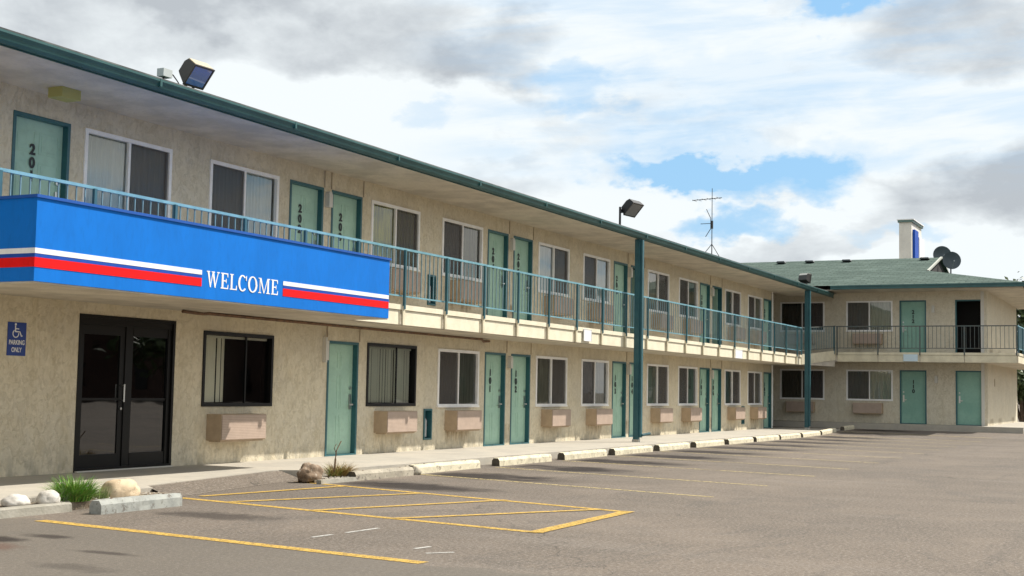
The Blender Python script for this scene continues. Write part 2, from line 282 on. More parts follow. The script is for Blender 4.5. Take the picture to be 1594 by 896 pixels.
# ------------------------------------------------------------------ mesh builder
ORG = {}
class MB:
    def __init__(s): s.v = []; s.f = []; s.mi = []; s.cur = 0
    def quad(s, *p):
        i = len(s.v); s.v += [tuple(q) for q in p]; s.f.append(tuple(range(i, i + len(p)))); s.mi.append(s.cur)
    def box(s, x0, x1, y0, y1, z0, z1):
        if x0 > x1: x0, x1 = x1, x0
        if y0 > y1: y0, y1 = y1, y0
        if z0 > z1: z0, z1 = z1, z0
        i = len(s.v)
        s.v += [(x0, y0, z0), (x1, y0, z0), (x1, y1, z0), (x0, y1, z0), (x0, y0, z1), (x1, y0, z1), (x1, y1, z1), (x0, y1, z1)]
        for f in ((0, 3, 2, 1), (4, 5, 6, 7), (0, 1, 5, 4), (1, 2, 6, 5), (2, 3, 7, 6), (3, 0, 4, 7)): s.f.append(tuple(i + j for j in f)); s.mi.append(s.cur)
        return s
    def prism(s, poly, a, b, axis='y'):
        """poly: 2D list; extruded between a and b along axis"""
        def pt(q, t):
            if axis == 'y': return (q[0], t, q[1])
            if axis == 'x': return (t, q[0], q[1])
            return (q[0], q[1], t)
        n = len(poly); i = len(s.v); s.v += [pt(q, a) for q in poly] + [pt(q, b) for q in poly]
        s.f.append(tuple(i + j for j in range(n))); s.f.append(tuple(i + n + j for j in reversed(range(n)))); s.mi += [s.cur] * 2
        for j in range(n): s.f.append((i + j, i + n + j, i + n + (j + 1) % n, i + (j + 1) % n)); s.mi.append(s.cur)
        return s
    def bar(s, p, q, r, n=8, r2=None):
        p = Vector(p); q = Vector(q); d = (q - p).normalized(); a = d.orthogonal().normalized(); b = d.cross(a); r2 = r if r2 is None else r2
        i = len(s.v)
        for c_, rr in ((p, r), (q, r2)):
            for j in range(n):
                t = 2 * math.pi * j / n; s.v.append(tuple(c_ + a * math.cos(t) * rr + b * math.sin(t) * rr))
        for j in range(n): s.f.append((i + j, i + (j + 1) % n, i + n + (j + 1) % n, i + n + j)); s.mi.append(s.cur)
        s.f.append(tuple(i + j for j in reversed(range(n)))); s.f.append(tuple(i + n + j for j in range(n))); s.mi += [s.cur] * 2
        return s
    def tube(s, pts, r, n=6):
        for a, b in zip(pts, pts[1:]): s.bar(a, b, r, n)
        return s
    def build(s, name, mt, parent=None, org=(0, 0, 0), rz=0, smooth=False):
        """org: eye-based origin in world axes; vertices are local to org"""
        me = bpy.data.meshes.new(name); me.from_pydata(s.v, [], s.f)
        bm = bmesh.new(); bm.from_mesh(me); bmesh.ops.recalc_face_normals(bm, faces=bm.faces); bm.to_mesh(me); bm.free()
        for q in (mt if isinstance(mt, (list, tuple)) else [mt]): me.materials.append(q)
        if any(s.mi): me.polygons.foreach_set('material_index', s.mi)
        if smooth:
            me.polygons.foreach_set('use_smooth', [True] * len(me.polygons))
        o = bpy.data.objects.new(name, me); return link(o, parent, org, rz)
def link(o, parent=None, org=(0, 0, 0), rz=0):
    C.objects.link(o); org = Vector(org)
    if parent:
        po, pr = ORG[parent.name]; o.parent = parent
        o.location = Matrix.Rotation(-pr, 3, 'Z') @ (org - po); o.rotation_euler = (0, 0, rz - pr)
    else: o.location = org + Vector((0, 0, EYE)); o.rotation_euler = (0, 0, rz)
    ORG[o.name] = (org, rz); return o
def tag(o, label=None, cat=None, group=None, kind=None):
    if label: o['label'] = label
    if cat: o['category'] = cat
    if group: o['group'] = group
    if kind: o['kind'] = kind
    return o
def empty(name, org, rz=0, **k):
    o = bpy.data.objects.new(name, None); o.empty_display_size = .3; link(o, None, org, rz); tag(o, **k); return o
def shift(mb, dx=0, dy=0, dz=0): mb.v = [(a + dx, b + dy, c + dz) for a, b, c in mb.v]; return mb

# ------------------------------------------------------------------ key dimensions (eye = 0)
ZW, ZU, ZL = -1.285, 1.52, -1.42      # walk, upper floor, lot
D = 13.984                           # facade wall plane y
XE = 50.37                           # end of main wall
WX, WZ = 54.4, -1.06                 # wing wall plane x and its walk level
WU = WZ + 2.79
RW = R_(-90)
def lot(x, y=0):
    t = min(1, max(0, (x - 45) / 8)); return ZL + .14 * t * t * (3 - 2 * t)

# ------------------------------------------------------------------ ground
xs = [-900, -300, -100, -40, -15, -5, 0, 5, 10, 15, 20, 30, 40, 45, 46, 47, 48, 49, 50, 51, 52, 53, 54, 60, 80, 120, 300, 1200]
ys = [-900, -300, -100, -50, -20, -5, 0, 3, 6, 9, 12, 16, 20, 40, 100, 300, 900]
mb = MB()
for i, x in enumerate(xs):
    for y in ys: mb.v.append((x, y, lot(x)))
for i in range(len(xs) - 1):
    for j in range(len(ys) - 1):
        a = i * len(ys) + j; mb.f.append((a, a + len(ys), a + len(ys) + 1, a + 1)); mb.mi.append(0)
tag(mb.build('parking_lot', M_asph), kind='structure')
# concrete walk along the facade
e1 = D - 2.3
poly = [(-2, D + .1), (-2, 11.3), (12.75, 11.3), (13.0, 11.62), (16.25, 12.25), (16.6, 12.24), (16.95, 11.75), (19.0, e1), (47, e1), (49.5, e1 - .2), (52.88, e1 - .4), (52.88, D + .1)]
mb = MB().prism(poly, ZL - .3, ZW, 'z'); tag(mb.build('walkway', M_conc), kind='structure')
mb = MB(); E_ = [(12.72, 11.28), (13.0, 11.62), (14.6, 11.93), (16.25, 12.25), (16.62, 12.22)]
for (a, b2), (c_, d2) in zip(E_, E_[1:]): mb.quad((a, b2 - .42, ZL + .002), (c_, d2 - .42, ZL + .002), (c_, d2, ZW - .012), (a, b2, ZW - .012))
o = mb.build('asphalt_ramp', M_asph); tag(o, kind='structure')
mb = MB().prism([(-2, 10.98), (-2, 11.3), (12.75, 11.3), (12.75, 10.98)], ZL - .2, ZW - .05, 'z')
M_soil = mat('dry_planter_soil', (.16, .12, .08), .95, vscale=9, col2=(.26, .22, .16), bump=.9, bscale=25)
tag(mb.build('planter_bed', M_soil), kind='structure')
mb = MB().prism([(10.82, ZL - .1), (10.84, ZW - .05), (10.86, ZW - .035), (10.96, ZW - .035), (10.98, ZW - .05), (10.98, ZL - .1)], -2, 10.95, 'x'); tag(mb.build('kerb', M_kerb), kind='structure')
mb = MB().prism([(16.2, 11.3), (16.6, 11.75), (18.0, 11.75), (18.4, 11.2), (17.0, 11.2)], ZL - .1, ZL + .045, 'z'); tag(mb.build('planter_bed', M_soil), kind='structure')
mb = MB().prism([(11.2, ZL - .1), (11.2, ZL + .06), (11.12, ZL + .06), (11.1, ZL - .1)], 16.1, 18.6, 'x'); tag(mb.build('kerb', M_kerb), kind='structure')
# wing walk
mb = MB().prism([(52.9, 5.1), (52.9, 30), (WX + .1, 30), (WX + .1, 6.6), (66, 6.6), (66, 5.1)], ZL - .2, WZ, 'z'); tag(mb.build('walkway', M_conc), kind='structure')

# painted lines
def line(p, q, wd, mt, z=.004, n=1):
    p = Vector((*p, 0)); q = Vector((*q, 0)); d = (q - p).normalized(); s = Vector((-d.y, d.x, 0)) * wd / 2; mb = MB(); n = max(1, int((q - p).length / .5))
    L = []
    for i in range(n + 1):
        c_ = p.lerp(q, i / n); jit = Vector((random.uniform(-.006, .006), random.uniform(-.006, .006), 0))
        a, b = c_ + s + jit, c_ - s + jit; L.append((Vector((a.x, a.y, lot(a.x) + z)), Vector((b.x, b.y, lot(b.x) + z))))
    for (a, b), (c_, d_) in zip(L, L[1:]): mb.quad(a, b, d_, c_)
    return tag(mb.build('parking_line', mt), kind='structure')
line((16.30, 11.70), (14.78, 5.83), .13, M_yel)
line((13.05, 11.10), (12.09, 5.70), .13, M_yel)
line((14.84, 5.84), (12.05, 5.74), .16, M_yel, .008)
line((13.35, 11.05), (16.05, 10.62), .115, M_yel, .008); line((12.93, 10.25), (15.55, 9.15), .115, M_yel, .008)
line((12.62, 8.85), (15.35, 7.72), .115, M_yel, .008); line((12.42, 7.60), (14.9, 6.2), .115, M_yel, .008)
line((10.06, 10.38), (9.45, 5.50), .15, M_yel)
for a, b in (((10.43, 7.29), (10.75, 7.27)), ((10.95, 7.25), (11.51, 7.22)), ((10.22, 6.05), (10.44, 6.01)), ((10.0, 5.8), (10.2, 5.63))): line(a, b, .05, M_whtp)
for x in (19.0, 21.7, 24.7, 27.5, 30.4, 33.1, 36.0, 38.8, 41.6, 44.4, 47.1, 49.9): line((x, 11.15), (x - 1.35, 5.7), .10, M_yelw)

# ------------------------------------------------------------------ openings on walls (local: x right, y into wall, z up)
def wall_mesh(x0, x1, z0, z1, ops, thick, rev):
    mb = MB(); X = sorted({x0, x1, *[v for o in ops for v in (o[0], o[1])]}); Z = sorted({z0, z1, *[v for o in ops for v in (o[2], o[3])]})
    for a, b in zip(X, X[1:]):
        for c_, d_ in zip(Z, Z[1:]):
            mx, mz = (a + b) / 2, (c_ + d_) / 2
            if any(o[0] < mx < o[1] and o[2] < mz < o[3] for o in ops): continue
            mb.quad((a, 0, c_), (b, 0, c_), (b, 0, d_), (a, 0, d_)); 
    for o in ops:
        a, b, c_, d_ = o[:4]
        mb.quad((a, 0, c_), (a, rev, c_), (a, rev, d_), (a, 0, d_)); mb.quad((b, 0, c_), (b, 0, d_), (b, rev, d_), (b, rev, c_))
        mb.quad((a, 0, d_), (a, rev, d_), (b, rev, d_), (b, 0, d_)); mb.quad((a, 0, c_), (b, 0, c_), (b, rev, c_), (a, rev, c_))
    mb.quad((x0, 0, z0), (x0, thick, z0), (x0, thick, z1), (x0, 0, z1)); mb.quad((x1, 0, z0), (x1, 0, z1), (x1, thick, z1), (x1, thick, z0))
    mb.quad((x0, 0, z1), (x0, thick, z1), (x1, thick, z1), (x1, 0, z1))
    mb.quad((x0, thick, z0), (x1, thick, z0), (x1, thick, z1), (x0, thick, z1))
    return mb
def ring(mb, w, h, t, y0, y1, x0=0, z0=0):
    mb.box(x0, x0 + t, y0, y1, z0, z0 + h); mb.box(x0 + w - t, x0 + w, y0, y1, z0, z0 + h)
    mb.box(x0 + t, x0 + w - t, y0, y1, z0, z0 + t); mb.box(x0 + t, x0 + w - t, y0, y1, z0 + h - t, z0 + h); return mb
def place(u, z, base, rz):   # u along wall
    return (base[0] + u * math.cos(rz), base[1] + u * math.sin(rz), z)
def drape(name, x0, x1, z0, z1, y, mt, parent, org, rz, step=.09, amp=.020):
    mb = MB(); n = max(4, int((x1 - x0) / .02)); pts = []
    for i in range(n + 1):
        x = x0 + (x1 - x0) * i / n; pts.append((x, y + amp * math.sin(x / step * 6.28 + random.uniform(-.35, .35))))
    for (a, b), (c_, d_) in zip(pts, pts[1:]): mb.quad((a, b, z0), (c_, d_, z0), (c_, d_, z1), (a, b, z1))
    return mb.build(name, mt, parent, org, rz, smooth=True)
def window(parent, u, z, w, h, scr, cur, base, rz, open_=1.0):
    org = place(u, z, base, rz)
    fr = ring(MB(), w, h, .06, -.025, .05); fr.box(w / 2 - .022, w / 2 + .022, -.012, .045, .05, h - .05); fr.box(-.01, w + .01, -.04, .0, -.012, .028)
    f = fr.build('window', M_alu, parent, org, rz)
    gl = MB(); gl.quad((.05, .03, .05), (w / 2 - .022, .03, .05), (w / 2 - .022, .03, h - .05), (.05, .03, h - .05)); gl.build('pane', M_glass, f, org, rz)
    gl = MB(); gl.quad((w / 2 + .022, .034, .05), (w - .05, .034, .05), (w - .05, .034, h - .05), (w / 2 + .022, .034, h - .05)); gl.build('pane', M_glass, f, org, rz)
    a, b = (.05, w / 2 - .022) if scr == 'L' else (w / 2 + .022, w - .05)
    s = MB(); s.quad((a, .008, .05), (b, .008, .05), (b, .008, h - .05), (a, .008, h - .05)); s.build('insect_screen', M_screen, f, org, rz)
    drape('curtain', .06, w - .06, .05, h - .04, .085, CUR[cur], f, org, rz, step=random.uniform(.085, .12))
    return f
def ac(parent, u, z, w, base, rz, d=.30, h=.42):
    org = place(u, z, base, rz)
    b = MB(); b.box(0, w, -d, .02, 0, h); b.box(.03, w - .03, -d + .03, -.04, -.025, 0)
    o = b.build('air_conditioner', M_ac, parent, org, rz)
    g_ = MB(); g_.box(.012, w - .012, -d - .014, -d - .001, .015, h - .012); g_.build('grille', M_grille, o, org, rz)
    return o
def digits(txt, parent, org, rz, x, z, y=-.012, size=.15, gap=.185):
    cu = bpy.data.curves.new('n', 'FONT'); cu.body = '\n'.join(txt); cu.size = size * 1.35; cu.align_x = 'CENTER'; cu.offset = size * .05; cu.extrude = .003; cu.space_line = gap / (size * 1.35)
    ob = bpy.data.objects.new('n', cu); C.objects.link(ob); dg = bpy.context.evaluated_depsgraph_get(); me = bpy.data.meshes.new_from_object(ob.evaluated_get(dg)); bpy.data.objects.remove(ob)
    me.transform(Matrix.Translation((x, y, z)) @ Matrix.Rotation(math.pi / 2, 4, 'X')); me.materials.clear(); me.materials.append(M_num)
    me.name = 'door_number'; o = bpy.data.objects.new('door_number', me); return link(o, parent, org, rz)
def door(parent, u, z, w, h, num, base, rz, mint=None, hinge='L', opened=False, rec=.13, frame=None):
    org = place(u, z, base, rz); mint = mint or M_mint; fm = frame or M_teal
    t = .05
    leaf = MB()
    x0, x1, z0, z1 = t, w - t, .03, h - t
    if not opened:
        leaf.box(x0, x1, rec - .04, rec, z0, z1)
        lw = (x1 - x0)
        for cx_ in (.08, .54):
            for za, zb in ((.12, .75), (.86, 1.50), (1.62, 1.93)):
                a = x0 + lw * cx_; b = a + lw * .38
                ring(leaf, b - a, zb - za, .016, rec - .0445, rec - .0402, a, za)
                leaf.box(a + .045, b - .045, rec - .0435, rec - .0403, za + .045, zb - .045)
    else:  # swung inward on its hinge
        leaf.box(x1 - .045, x1 - .003, rec, rec + w - 2 * t, z0, z1)
    o = leaf.build('door', mint, parent, org, rz)
    fr = MB()
    fr.box(0, t, -.012, rec + .02, 0, h); fr.box(w - t, w, -.012, rec + .02, 0, h); fr.box(t, w - t, -.012, rec + .02, h - t, h); fr.box(t, w - t, -.01, rec + .02, 0, .028)
    fr.build('door_frame', fm, o, org, rz)
    if not opened:
        hx = x1 - .085 if hinge == 'L' else x0 + .085; y = rec - .04
        hd = MB(); hd.box(hx - .03, hx + .03, y - .022, y - .001, .86, 1.14); hd.bar((hx, y - .02, .95), (hx, y - .07, .95), .014); hd.box(hx - (.11 if hinge == 'L' else -.0), hx + (.01 if hinge == 'L' else .12), y - .085, y - .062, .935, .965); hd.bar((hx, y - .001, 1.26), (hx, y - .03, 1.26), .03, 12)
        hd.build('handle', M_chrome, o, org, rz)
        if num: digits(num, o, org, rz, w * (.42 if hinge == 'L' else .5), h - .53, rec - .046 - .008)
    return o

# ------------------------------------------------------------------ MAIN BUILDING
mot = empty('motel_building', (30, D, ZW), label='long two storey tan stucco motel building with mint doors and dark teal eaves', cat='motel')
base = (0, D, 0)
ops = []; feats = []
P0 = 26.60
def fw_(z, x, w, h): ops.append((x, x + w, z, z + h))
lower = [('d', 26.57, '101'), ('d', 27.90, '102'), ('w', 29.24, 'R', 'beige'), ('w', 32.02, 'L', 'green'), ('d', 34.18, '103'), ('d', 35.47, '104'), ('w', 36.86, 'R', 'beige'), ('w', 39.62, 'L', 'green'),
         ('d', 41.74, '105'), ('d', 43.02, '106'), ('w', 44.43, 'R', 'green'), ('w', 47.18, 'L', 'dim'), ('d', 49.32, '107'), ('w', 24.42, 'L', 'green'), ('d', 20.33, None)]
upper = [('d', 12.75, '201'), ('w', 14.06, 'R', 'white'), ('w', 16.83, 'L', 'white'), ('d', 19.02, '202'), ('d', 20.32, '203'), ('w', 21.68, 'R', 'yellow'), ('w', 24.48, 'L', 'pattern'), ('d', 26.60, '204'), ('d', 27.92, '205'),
         ('w', 29.28, 'R', 'white'), ('w', 32.04, 'L', 'white'), ('d', 34.20, '206'), ('o', 35.50, ''), ('w', 36.85, 'R', 'pale'), ('w', 39.62, 'L', 'green'), ('d', 41.72, '208'), ('o', 43.04, ''), ('w', 44.43, 'R', 'green'), ('w', 47.19, 'L', 'green'), ('d', 49.30, '210')]
DW, DH, WW, WH = 1.035, 2.13, 1.85, 1.235
for L, zf in ((lower, ZW), (upper, ZU)):
    for it in L:
        if it[0] in 'do': ops.append((it[1], it[1] + DW, zf, zf + DH))
        else: ops.append((it[1], it[1] + WW, zf + DH - WH - (0 if zf == ZW else 0), zf + DH))
ops.append((14.12, 16.16, ZW, ZW + 2.26))            # glass entrance
ops.append((16.83, 18.68, -.36, .86)); ops.append((21.67, 23.53, -.37, .86))
for x, z in ((23.88, -1.07), (23.92, 1.74), (46.46, -1.08)): ops.append((x, x + .33, z, z + .64))
wl = wall_mesh(2, XE, ZW - .05, 3.99, ops, 9.6, .2); wl.build('wall', M_wall, mot, base)
# keep light out behind the openings
ib = MB(); ib.box(2.1, XE - .1, .95, 1.0, ZW, 3.9); ib.box(2.1, XE - .1, .21, .95, 1.2, 1.45)
for x in [2.1 + i * 1.0 for i in range(0)]: pass
ib.build('room_interior', M_dark, mot, base)
for L, zf in ((lower, ZW), (upper, ZU)):
    for it in L:
        if it[0] == 'd':
            door(mot, it[1], zf, DW, DH, it[2], base, 0)
        elif it[0] == 'o': door(mot, it[1], zf, DW, DH, None, base, 0, opened=True)
        else:
            zb = zf + DH - WH
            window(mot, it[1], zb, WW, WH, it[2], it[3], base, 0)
            ac(mot, it[1] + .36, zf + .40, 1.12, base, 0)
# office windows: black frames, vertical blinds
def blind_window(u, z, w, h, ranges, base=base):
    org = place(u, z, base, 0)
    f = ring(MB(), w, h, .055, -.02, .19); f.box(w * .62, w * .62 + .03, .035, .062, .055, h - .055)
    f = f.build('window', M_bronze, mot, org)
    g_ = MB(); g_.quad((.055, .05, .055), (w - .055, .05, .055), (w - .055, .05, h - .055), (.055, .05, h - .055)); g_.build('pane', M_glass if len(ranges) == 1 else M_tint2, f, org)
    b = MB()
    for a, c_ in ranges:
        x = a
        while x < c_:
            t = random.uniform(-.22, .22); dx_ = .043 * math.cos(-.02 + t); dy_ = .043 * math.sin(-.02 + t)
            b.quad((x - dx_, .115 - dy_, .07), (x + dx_, .115 + dy_, .07), (x + dx_, .115 + dy_, h - .09), (x - dx_, .115 - dy_, h - .09)); x += .102
    b.box(.06, w - .06, .09, .14, h - .10, h - .06)
    b.build('vertical_blind', M_blind, f, org)
    return f
M_tint2 = glass('office_glass', (.94, .94, .90), 1.5)
blind_window(16.83, -.36, 1.85, 1.22, [(.10, .42), (.54, .72)]); blind_window(21.67, -.37, 1.86, 1.23, [(.10, 1.76)])
ac(mot, 16.98, -.90, 1.17, base, 0); ac(mot, 21.98, -.88, 1.14, base, 0)
# entrance
org = place(14.12, ZW, base, 0)
f = ring(MB(), 2.04, 2.26, .05, -.01, .10); 
f.box(.05, 1.99, .01, .09, 2.12, 2.21); f.box(.05, .13, .02, .08, .05, 2.12); f.box(1.91, 1.99, .02, .08, .05, 2.12)
f.box(.98, 1.06, .02, .08, .05, 2.12); f.box(.88, .98, .035, .075, .05, 2.12); f.box(1.06, 1.15, .035, .075, .05, 2.12)
f.box(.13, .88, .03, .07, .05, .24); f.box(1.15, 1.91, .03, .07, .05, .24); f.box(.13, .88, .03, .07, 1.98, 2.12); f.box(1.15, 1.91, .03, .07, 1.98, 2.12)
f.box(.13, .88, .035, .07, 1.02, 1.055); f.box(1.15, 1.91, .035, .07, 1.02, 1.055)
ed = f.build('entrance_door', M_bronze, mot, org)
for a, b in ((.13, .88), (1.15, 1.91)):
    g_ = MB(); g_.quad((a, .05, .24), (b, .05, .24), (b, .05, 1.98), (a, .05, 1.98)); g_.build('pane', M_tint, ed, org)
h_ = MB(); h_.bar((.93, -.03, 1.0), (.93, -.03, 1.26), .013); h_.bar((.93, -.03, 1.02), (.93, .04, 1.02), .01); h_.bar((.93, -.03, 1.24), (.93, .04, 1.24), .01); h_.bar((.93, .02, .90), (.93, .035, .90), .02, 12); h_.build('handle', M_chrome, ed, org)
th = MB(); th.box(0.02, 2.02, -.06, .04, .001, .018); th.build('threshold', mat('pale_threshold', (.55, .53, .48), .5), ed, org)
# deck
XD = 50.0
d1 = 1.25
dk = MB(); dk.prism([(2, D - .002), (2, D - d1), (XD, D - d1), (53.12, 12.15), (53.12, D - .002)], 1.16, ZU - .004, 'z')
deck = dk.build('deck', M_soff, mot, (0, 0, 0))
lp = MB(); lp.box(2, XD, D - d1 - .045, D - d1 - .001, 1.43, ZU + .005)
x = 2.2
def deckx(i): return 12.96 + 1.575 * i
PX = [deckx(i) for i in range(-6, 24)]
for a, b in zip([2] + PX, PX + [XD]):
    lp.box(a + .045, b - .045, D - d1 - .02, D - d1 - .001, 1.155, 1.42)
lp.build('fascia_panel', M_lip, deck, (0, 0, 0))
for a in PX:
    fs = MB(); fs.box(a - .035, a + .035, D - d1 - .075, D - d1 - .046, 1.15, 1.50); fs.box(a - .10, a - .06, D - d1 - .03, D - d1 - .021, 1.16, 1.42)
    fs.build('post_strap', M_fasc, deck, (0, 0, 0))
# diagonal corner fascia towards the wing
fs = MB(); fs.prism([(XD, D - d1 - .03), (53.10, 12.12), (53.10, 12.145), (XD, D - d1 - .005)], 1.16, ZU + .02, 'z'); v = [];
for (x, y, z) in fs.v: v.append((x, y, z + (.26 if x > 52 else 0)))
fs.v = v; fs.build('corner_fascia', M_fasc, deck, (0, 0, 0))
sf = MB(); sf.box(2.02, XE, D - d1 + .02, D - .003, 1.142, 1.158); sf.build('deck_ceiling', M_soff, mot, (0, 0, 0))
# railing
def railing(parent, p, q, mt, mtb, zt, zb, posts, zp0, step=.155, mtp=None, off=.05, dz=0):
    p = Vector(p); q = Vector(q); d = (q - p); L = d.length; d.normalize(); n_ = Vector((d.y, -d.x, 0))
    if n_.dot(Vector((-1, -1, 0))) < 0: n_ = -n_
    a = math.atan2(d.y, d.x)
    org = (p.x, p.y, 0)
    r = MB()
    def bx(x0, x1, y0, y1, z0, z1):
        i = len(r.v); r.box(x0, x1, y0, y1, z0, z1)
        if dz: r.v[i:] = [(x, y, z + dz * x / L) for x, y, z in r.v[i:]]
    bx(0, L, -.022, .022, zt - .04, zt); bx(0, L, -.014, .014, zb - .012, zb + .014)
    rl = r.build('railing', mt, parent, org, a)
    r = MB(); x = step
    while x < L - .02:
        bx(x - .008, x + .008, -.008, .008, zb + .014, zt - .04); x += step
    r.build('balusters', mtb, rl, org, a)
    for s_ in posts:
        r = MB(); bx(s_ - .024, s_ + .024, -.024 - off, .018 - off, zp0, zt - .041); r.build('railing_post', mtp or M_post, rl, org, a)
    return rl
M_rpost = mat('rail_post_paint', (.022, .09, .115), .45, vscale=5, col2=(.03, .11, .13))
railing(mot, (2, D - d1 - .01, 0), (XD, D - d1 - .01, 0), M_rail, M_bal, 2.575, 1.685, [a - 2 for a in PX], 1.44, mtp=M_rpost, off=.06)
railing(mot, (XD, D - d1 - .01, 0), (53.08, 12.14, 0), M_railw, M_bal, 2.575, 1.685, [.02, 3.05], 1.44, mtp=M_rpost, dz=.22, off=.0)
# soffit, roof, gutter
so_ = MB(); so_.box(1, 53.2, D - 1.55, D - .002, 3.98, 4.02); so_.build('soffit', M_soff, mot, (0, 0, 0))
fd = MB(); fd.box(1, 54.0, D - 1.575, D - 1.551, 3.97, 4.14); fd.build('fascia_board', M_gut, mot, (0, 0, 0))
gt = MB(); gt.prism([(D - 1.58, 3.985), (D - 1.635, 3.985), (D - 1.66, 4.02), (D - 1.675, 4.06), (D - 1.70, 4.10), (D - 1.70, 4.128), (D - 1.685, 4.128), (D - 1.68, 4.11), (D - 1.58, 4.05)], 1, 53.6, 'x')
for i in range(1, 17): gt.box(1.3 + i * 3.1, 1.34 + i * 3.1, D - 1.704, D - 1.60, 4.03, 4.131)
gt.build('gutter', M_gut, mot, (0, 0, 0))
rf = MB(); ye = D - 1.66; sl = .235
def roofz(y): return 4.155 + (y - ye) * sl
yr = 19.0
rf.quad((1, ye, 4.155), (56.5, ye, 4.155), (56.5, yr, roofz(yr)), (1, yr, roofz(yr))); rf.quad((1, yr, roofz(yr)), (56.5, yr, roofz(yr)), (56.5, 26, roofz(yr) - 7 * sl), (1, 26, roofz(yr) - 7 * sl))
rf.quad((1, ye, 4.155), (1, yr, roofz(yr)), (1, yr, 4.02), (1, ye, 4.13))
rfo = rf.build('roof', M_shin, mot, (0, 0, 0))
def planar_uv(o, ax, ay):
    me = o.data; uv = me.uv_layers.new(name='UVMap')
    for l in me.loops:
        v = me.vertices[l.vertex_index].co; uv.data[l.index].uv = (v[ax], v[ay])
planar_uv(rfo, 0, 1)
de = MB(); de.box(1, 53.6, ye - .03, ye + .05, 4.132, 4.150); de.build('drip_edge', mat('weathered_drip_edge', (.16, .17, .16), .5, vscale=1.5, col2=(.03, .035, .035)), mot, (0, 0, 0))
# posts
def post(x, foot_z, top, parent=mot):
    y = D - 1.52; b = MB(); b.box(x - .068, x + .068, y - .068, y + .068, foot_z, top)
    o = b.build('post', M_post, parent, (0, 0, 0))
    b = MB(); b.box(x - .085, x + .085, y - .085, y + .085, foot_z, foot_z + .07); b.build('post_foot', mat('white_post_foot', (.6, .58, .52), .7, vscale=9, col2=(.35, .32, .27)), o, (0, 0, 0))
    b = MB(); b.box(x - .02, x + .09, y - .13, y - .071, foot_z + .12, top - .01); b.build('downspout', M_post, o, (0, 0, 0))
    return o
post(32.15, ZW, 3.968); post(49.85, ZW, 3.968)
b = MB(); b.bar((32.19, D - 1.66, ZW + .18), (32.42, D - 1.80, ZW + .22), .035, 8); b.build('downspout_elbow', M_post, mot, (0, 0, 0))
# wall lamps, conduits, downspout at wall end
def wall_lamp(parent, u, z, base, rz):
    org = place(u, z, base, rz); b = MB(); b.box(-.055, .055, -.10, -.001, -.12, .12); b.prism([(-.055, .12), (.055, .12), (.03, .17), (-.03, .17)], -.09, -.001, 'y'); return b.build('wall_lamp', M_lamp, parent, org, rz)
for u, z in ((27.76, 3.40), (20.17, 3.42), (35.36, 3.40), (42.90, 3.40), (27.76, .62), (35.34, .62), (42.92, .62)): wall_lamp(mot, u, z, base, 0)
for z0, z1, us in ((3.66, 3.97, (20.08, 20.30, 21.39, 27.68, 28.98, 35.26, 42.8, 44.08, 36.6)), (.86, 1.14, (20.30, 21.39, 27.66, 28.96, 35.24, 42.86, 44.1))):
    for u in us:
        b = MB(); b.bar((u, D - .012, z0), (u, D - .012, z1), .010, 6); b.build('conduit', M_pipe, mot, (0, 0, 0))
b = MB(); b.tube([(15.9, D - .35, 1.11), (16.4, D - .33, 1.10), (16.6, D - .3, 1.115), (25.9, D - .27, 1.10), (26.3, D - .1, 1.07), (26.7, D - .04, 1.09)], .026); b.build('ceiling_pipe', M_rust, mot, (0, 0, 0))
b = MB(); b.bar((XE - .03, D - .05, ZW), (XE - .03, D - .05, 1.14), .035); b.bar((XE - .03, D - .05, ZU), (XE - .03, D - .05, 3.97), .035); b.build('downspout', M_alu, mot, (0, 0, 0))
b = MB(); b.box(13.0, 13.34, D - .62, D - .36, 3.84, 3.979); b.build('soffit_light', mat('yellowed_light_cover', (.42, .40, .14), .5), mot, (0, 0, 0))
b = MB(); b.box(20.22, 20.30, D - .06, D - .001, .48, .84); b.box(20.17, 20.22, D - .08, D - .001, .44, .90); b.build('door_chime_box', M_lamp, mot, (0, 0, 0))
# skirt line at wall base
b = MB(); b.box(2, XE, D - .012, D - .001, ZW - .01, ZW + .022)
# extinguisher cabinets
M_cab_red = mat('extinguisher_paint', (.03, .05, .06), .4)
def cabinet(x, z, label):
    org = (x, D, z); r = empty('extinguisher_cabinet', org, 0, label=label, cat='extinguisher cabinet', group='extinguisher cabinets set in the facade')
    b = ring(MB(), .33, .64, .035, -.025, .17); b.box(.035, .295, .165, .17, .035, .605); b.build('cabinet_frame', M_teal, r, org)
    b = MB(); b.bar((.18, .09, .06), (.18, .09, .40), .06, 14); b.bar((.18, .09, .40), (.18, .09, .46), .06, 14, .02); b.build('extinguisher', mat('pale_cylinder', (.40, .42, .42), .35), r, org)
    b = MB(); b.box(.15, .21, .06, .12, .46, .49); b.tube([(.21, .09, .47), (.26, .07, .42), (.265, .06, .28)], .010); b.build('extinguisher_hose', M_black, r, org)
cabinet(23.88, -1.07, 'teal framed extinguisher cabinet in the lower wall right of the office blinds window')
cabinet(23.92, 1.74, 'teal framed extinguisher cabinet on the upper floor behind the railing')
cabinet(46.46, -1.08, 'narrow extinguisher cabinet between the two far air conditioners of the lower wall')

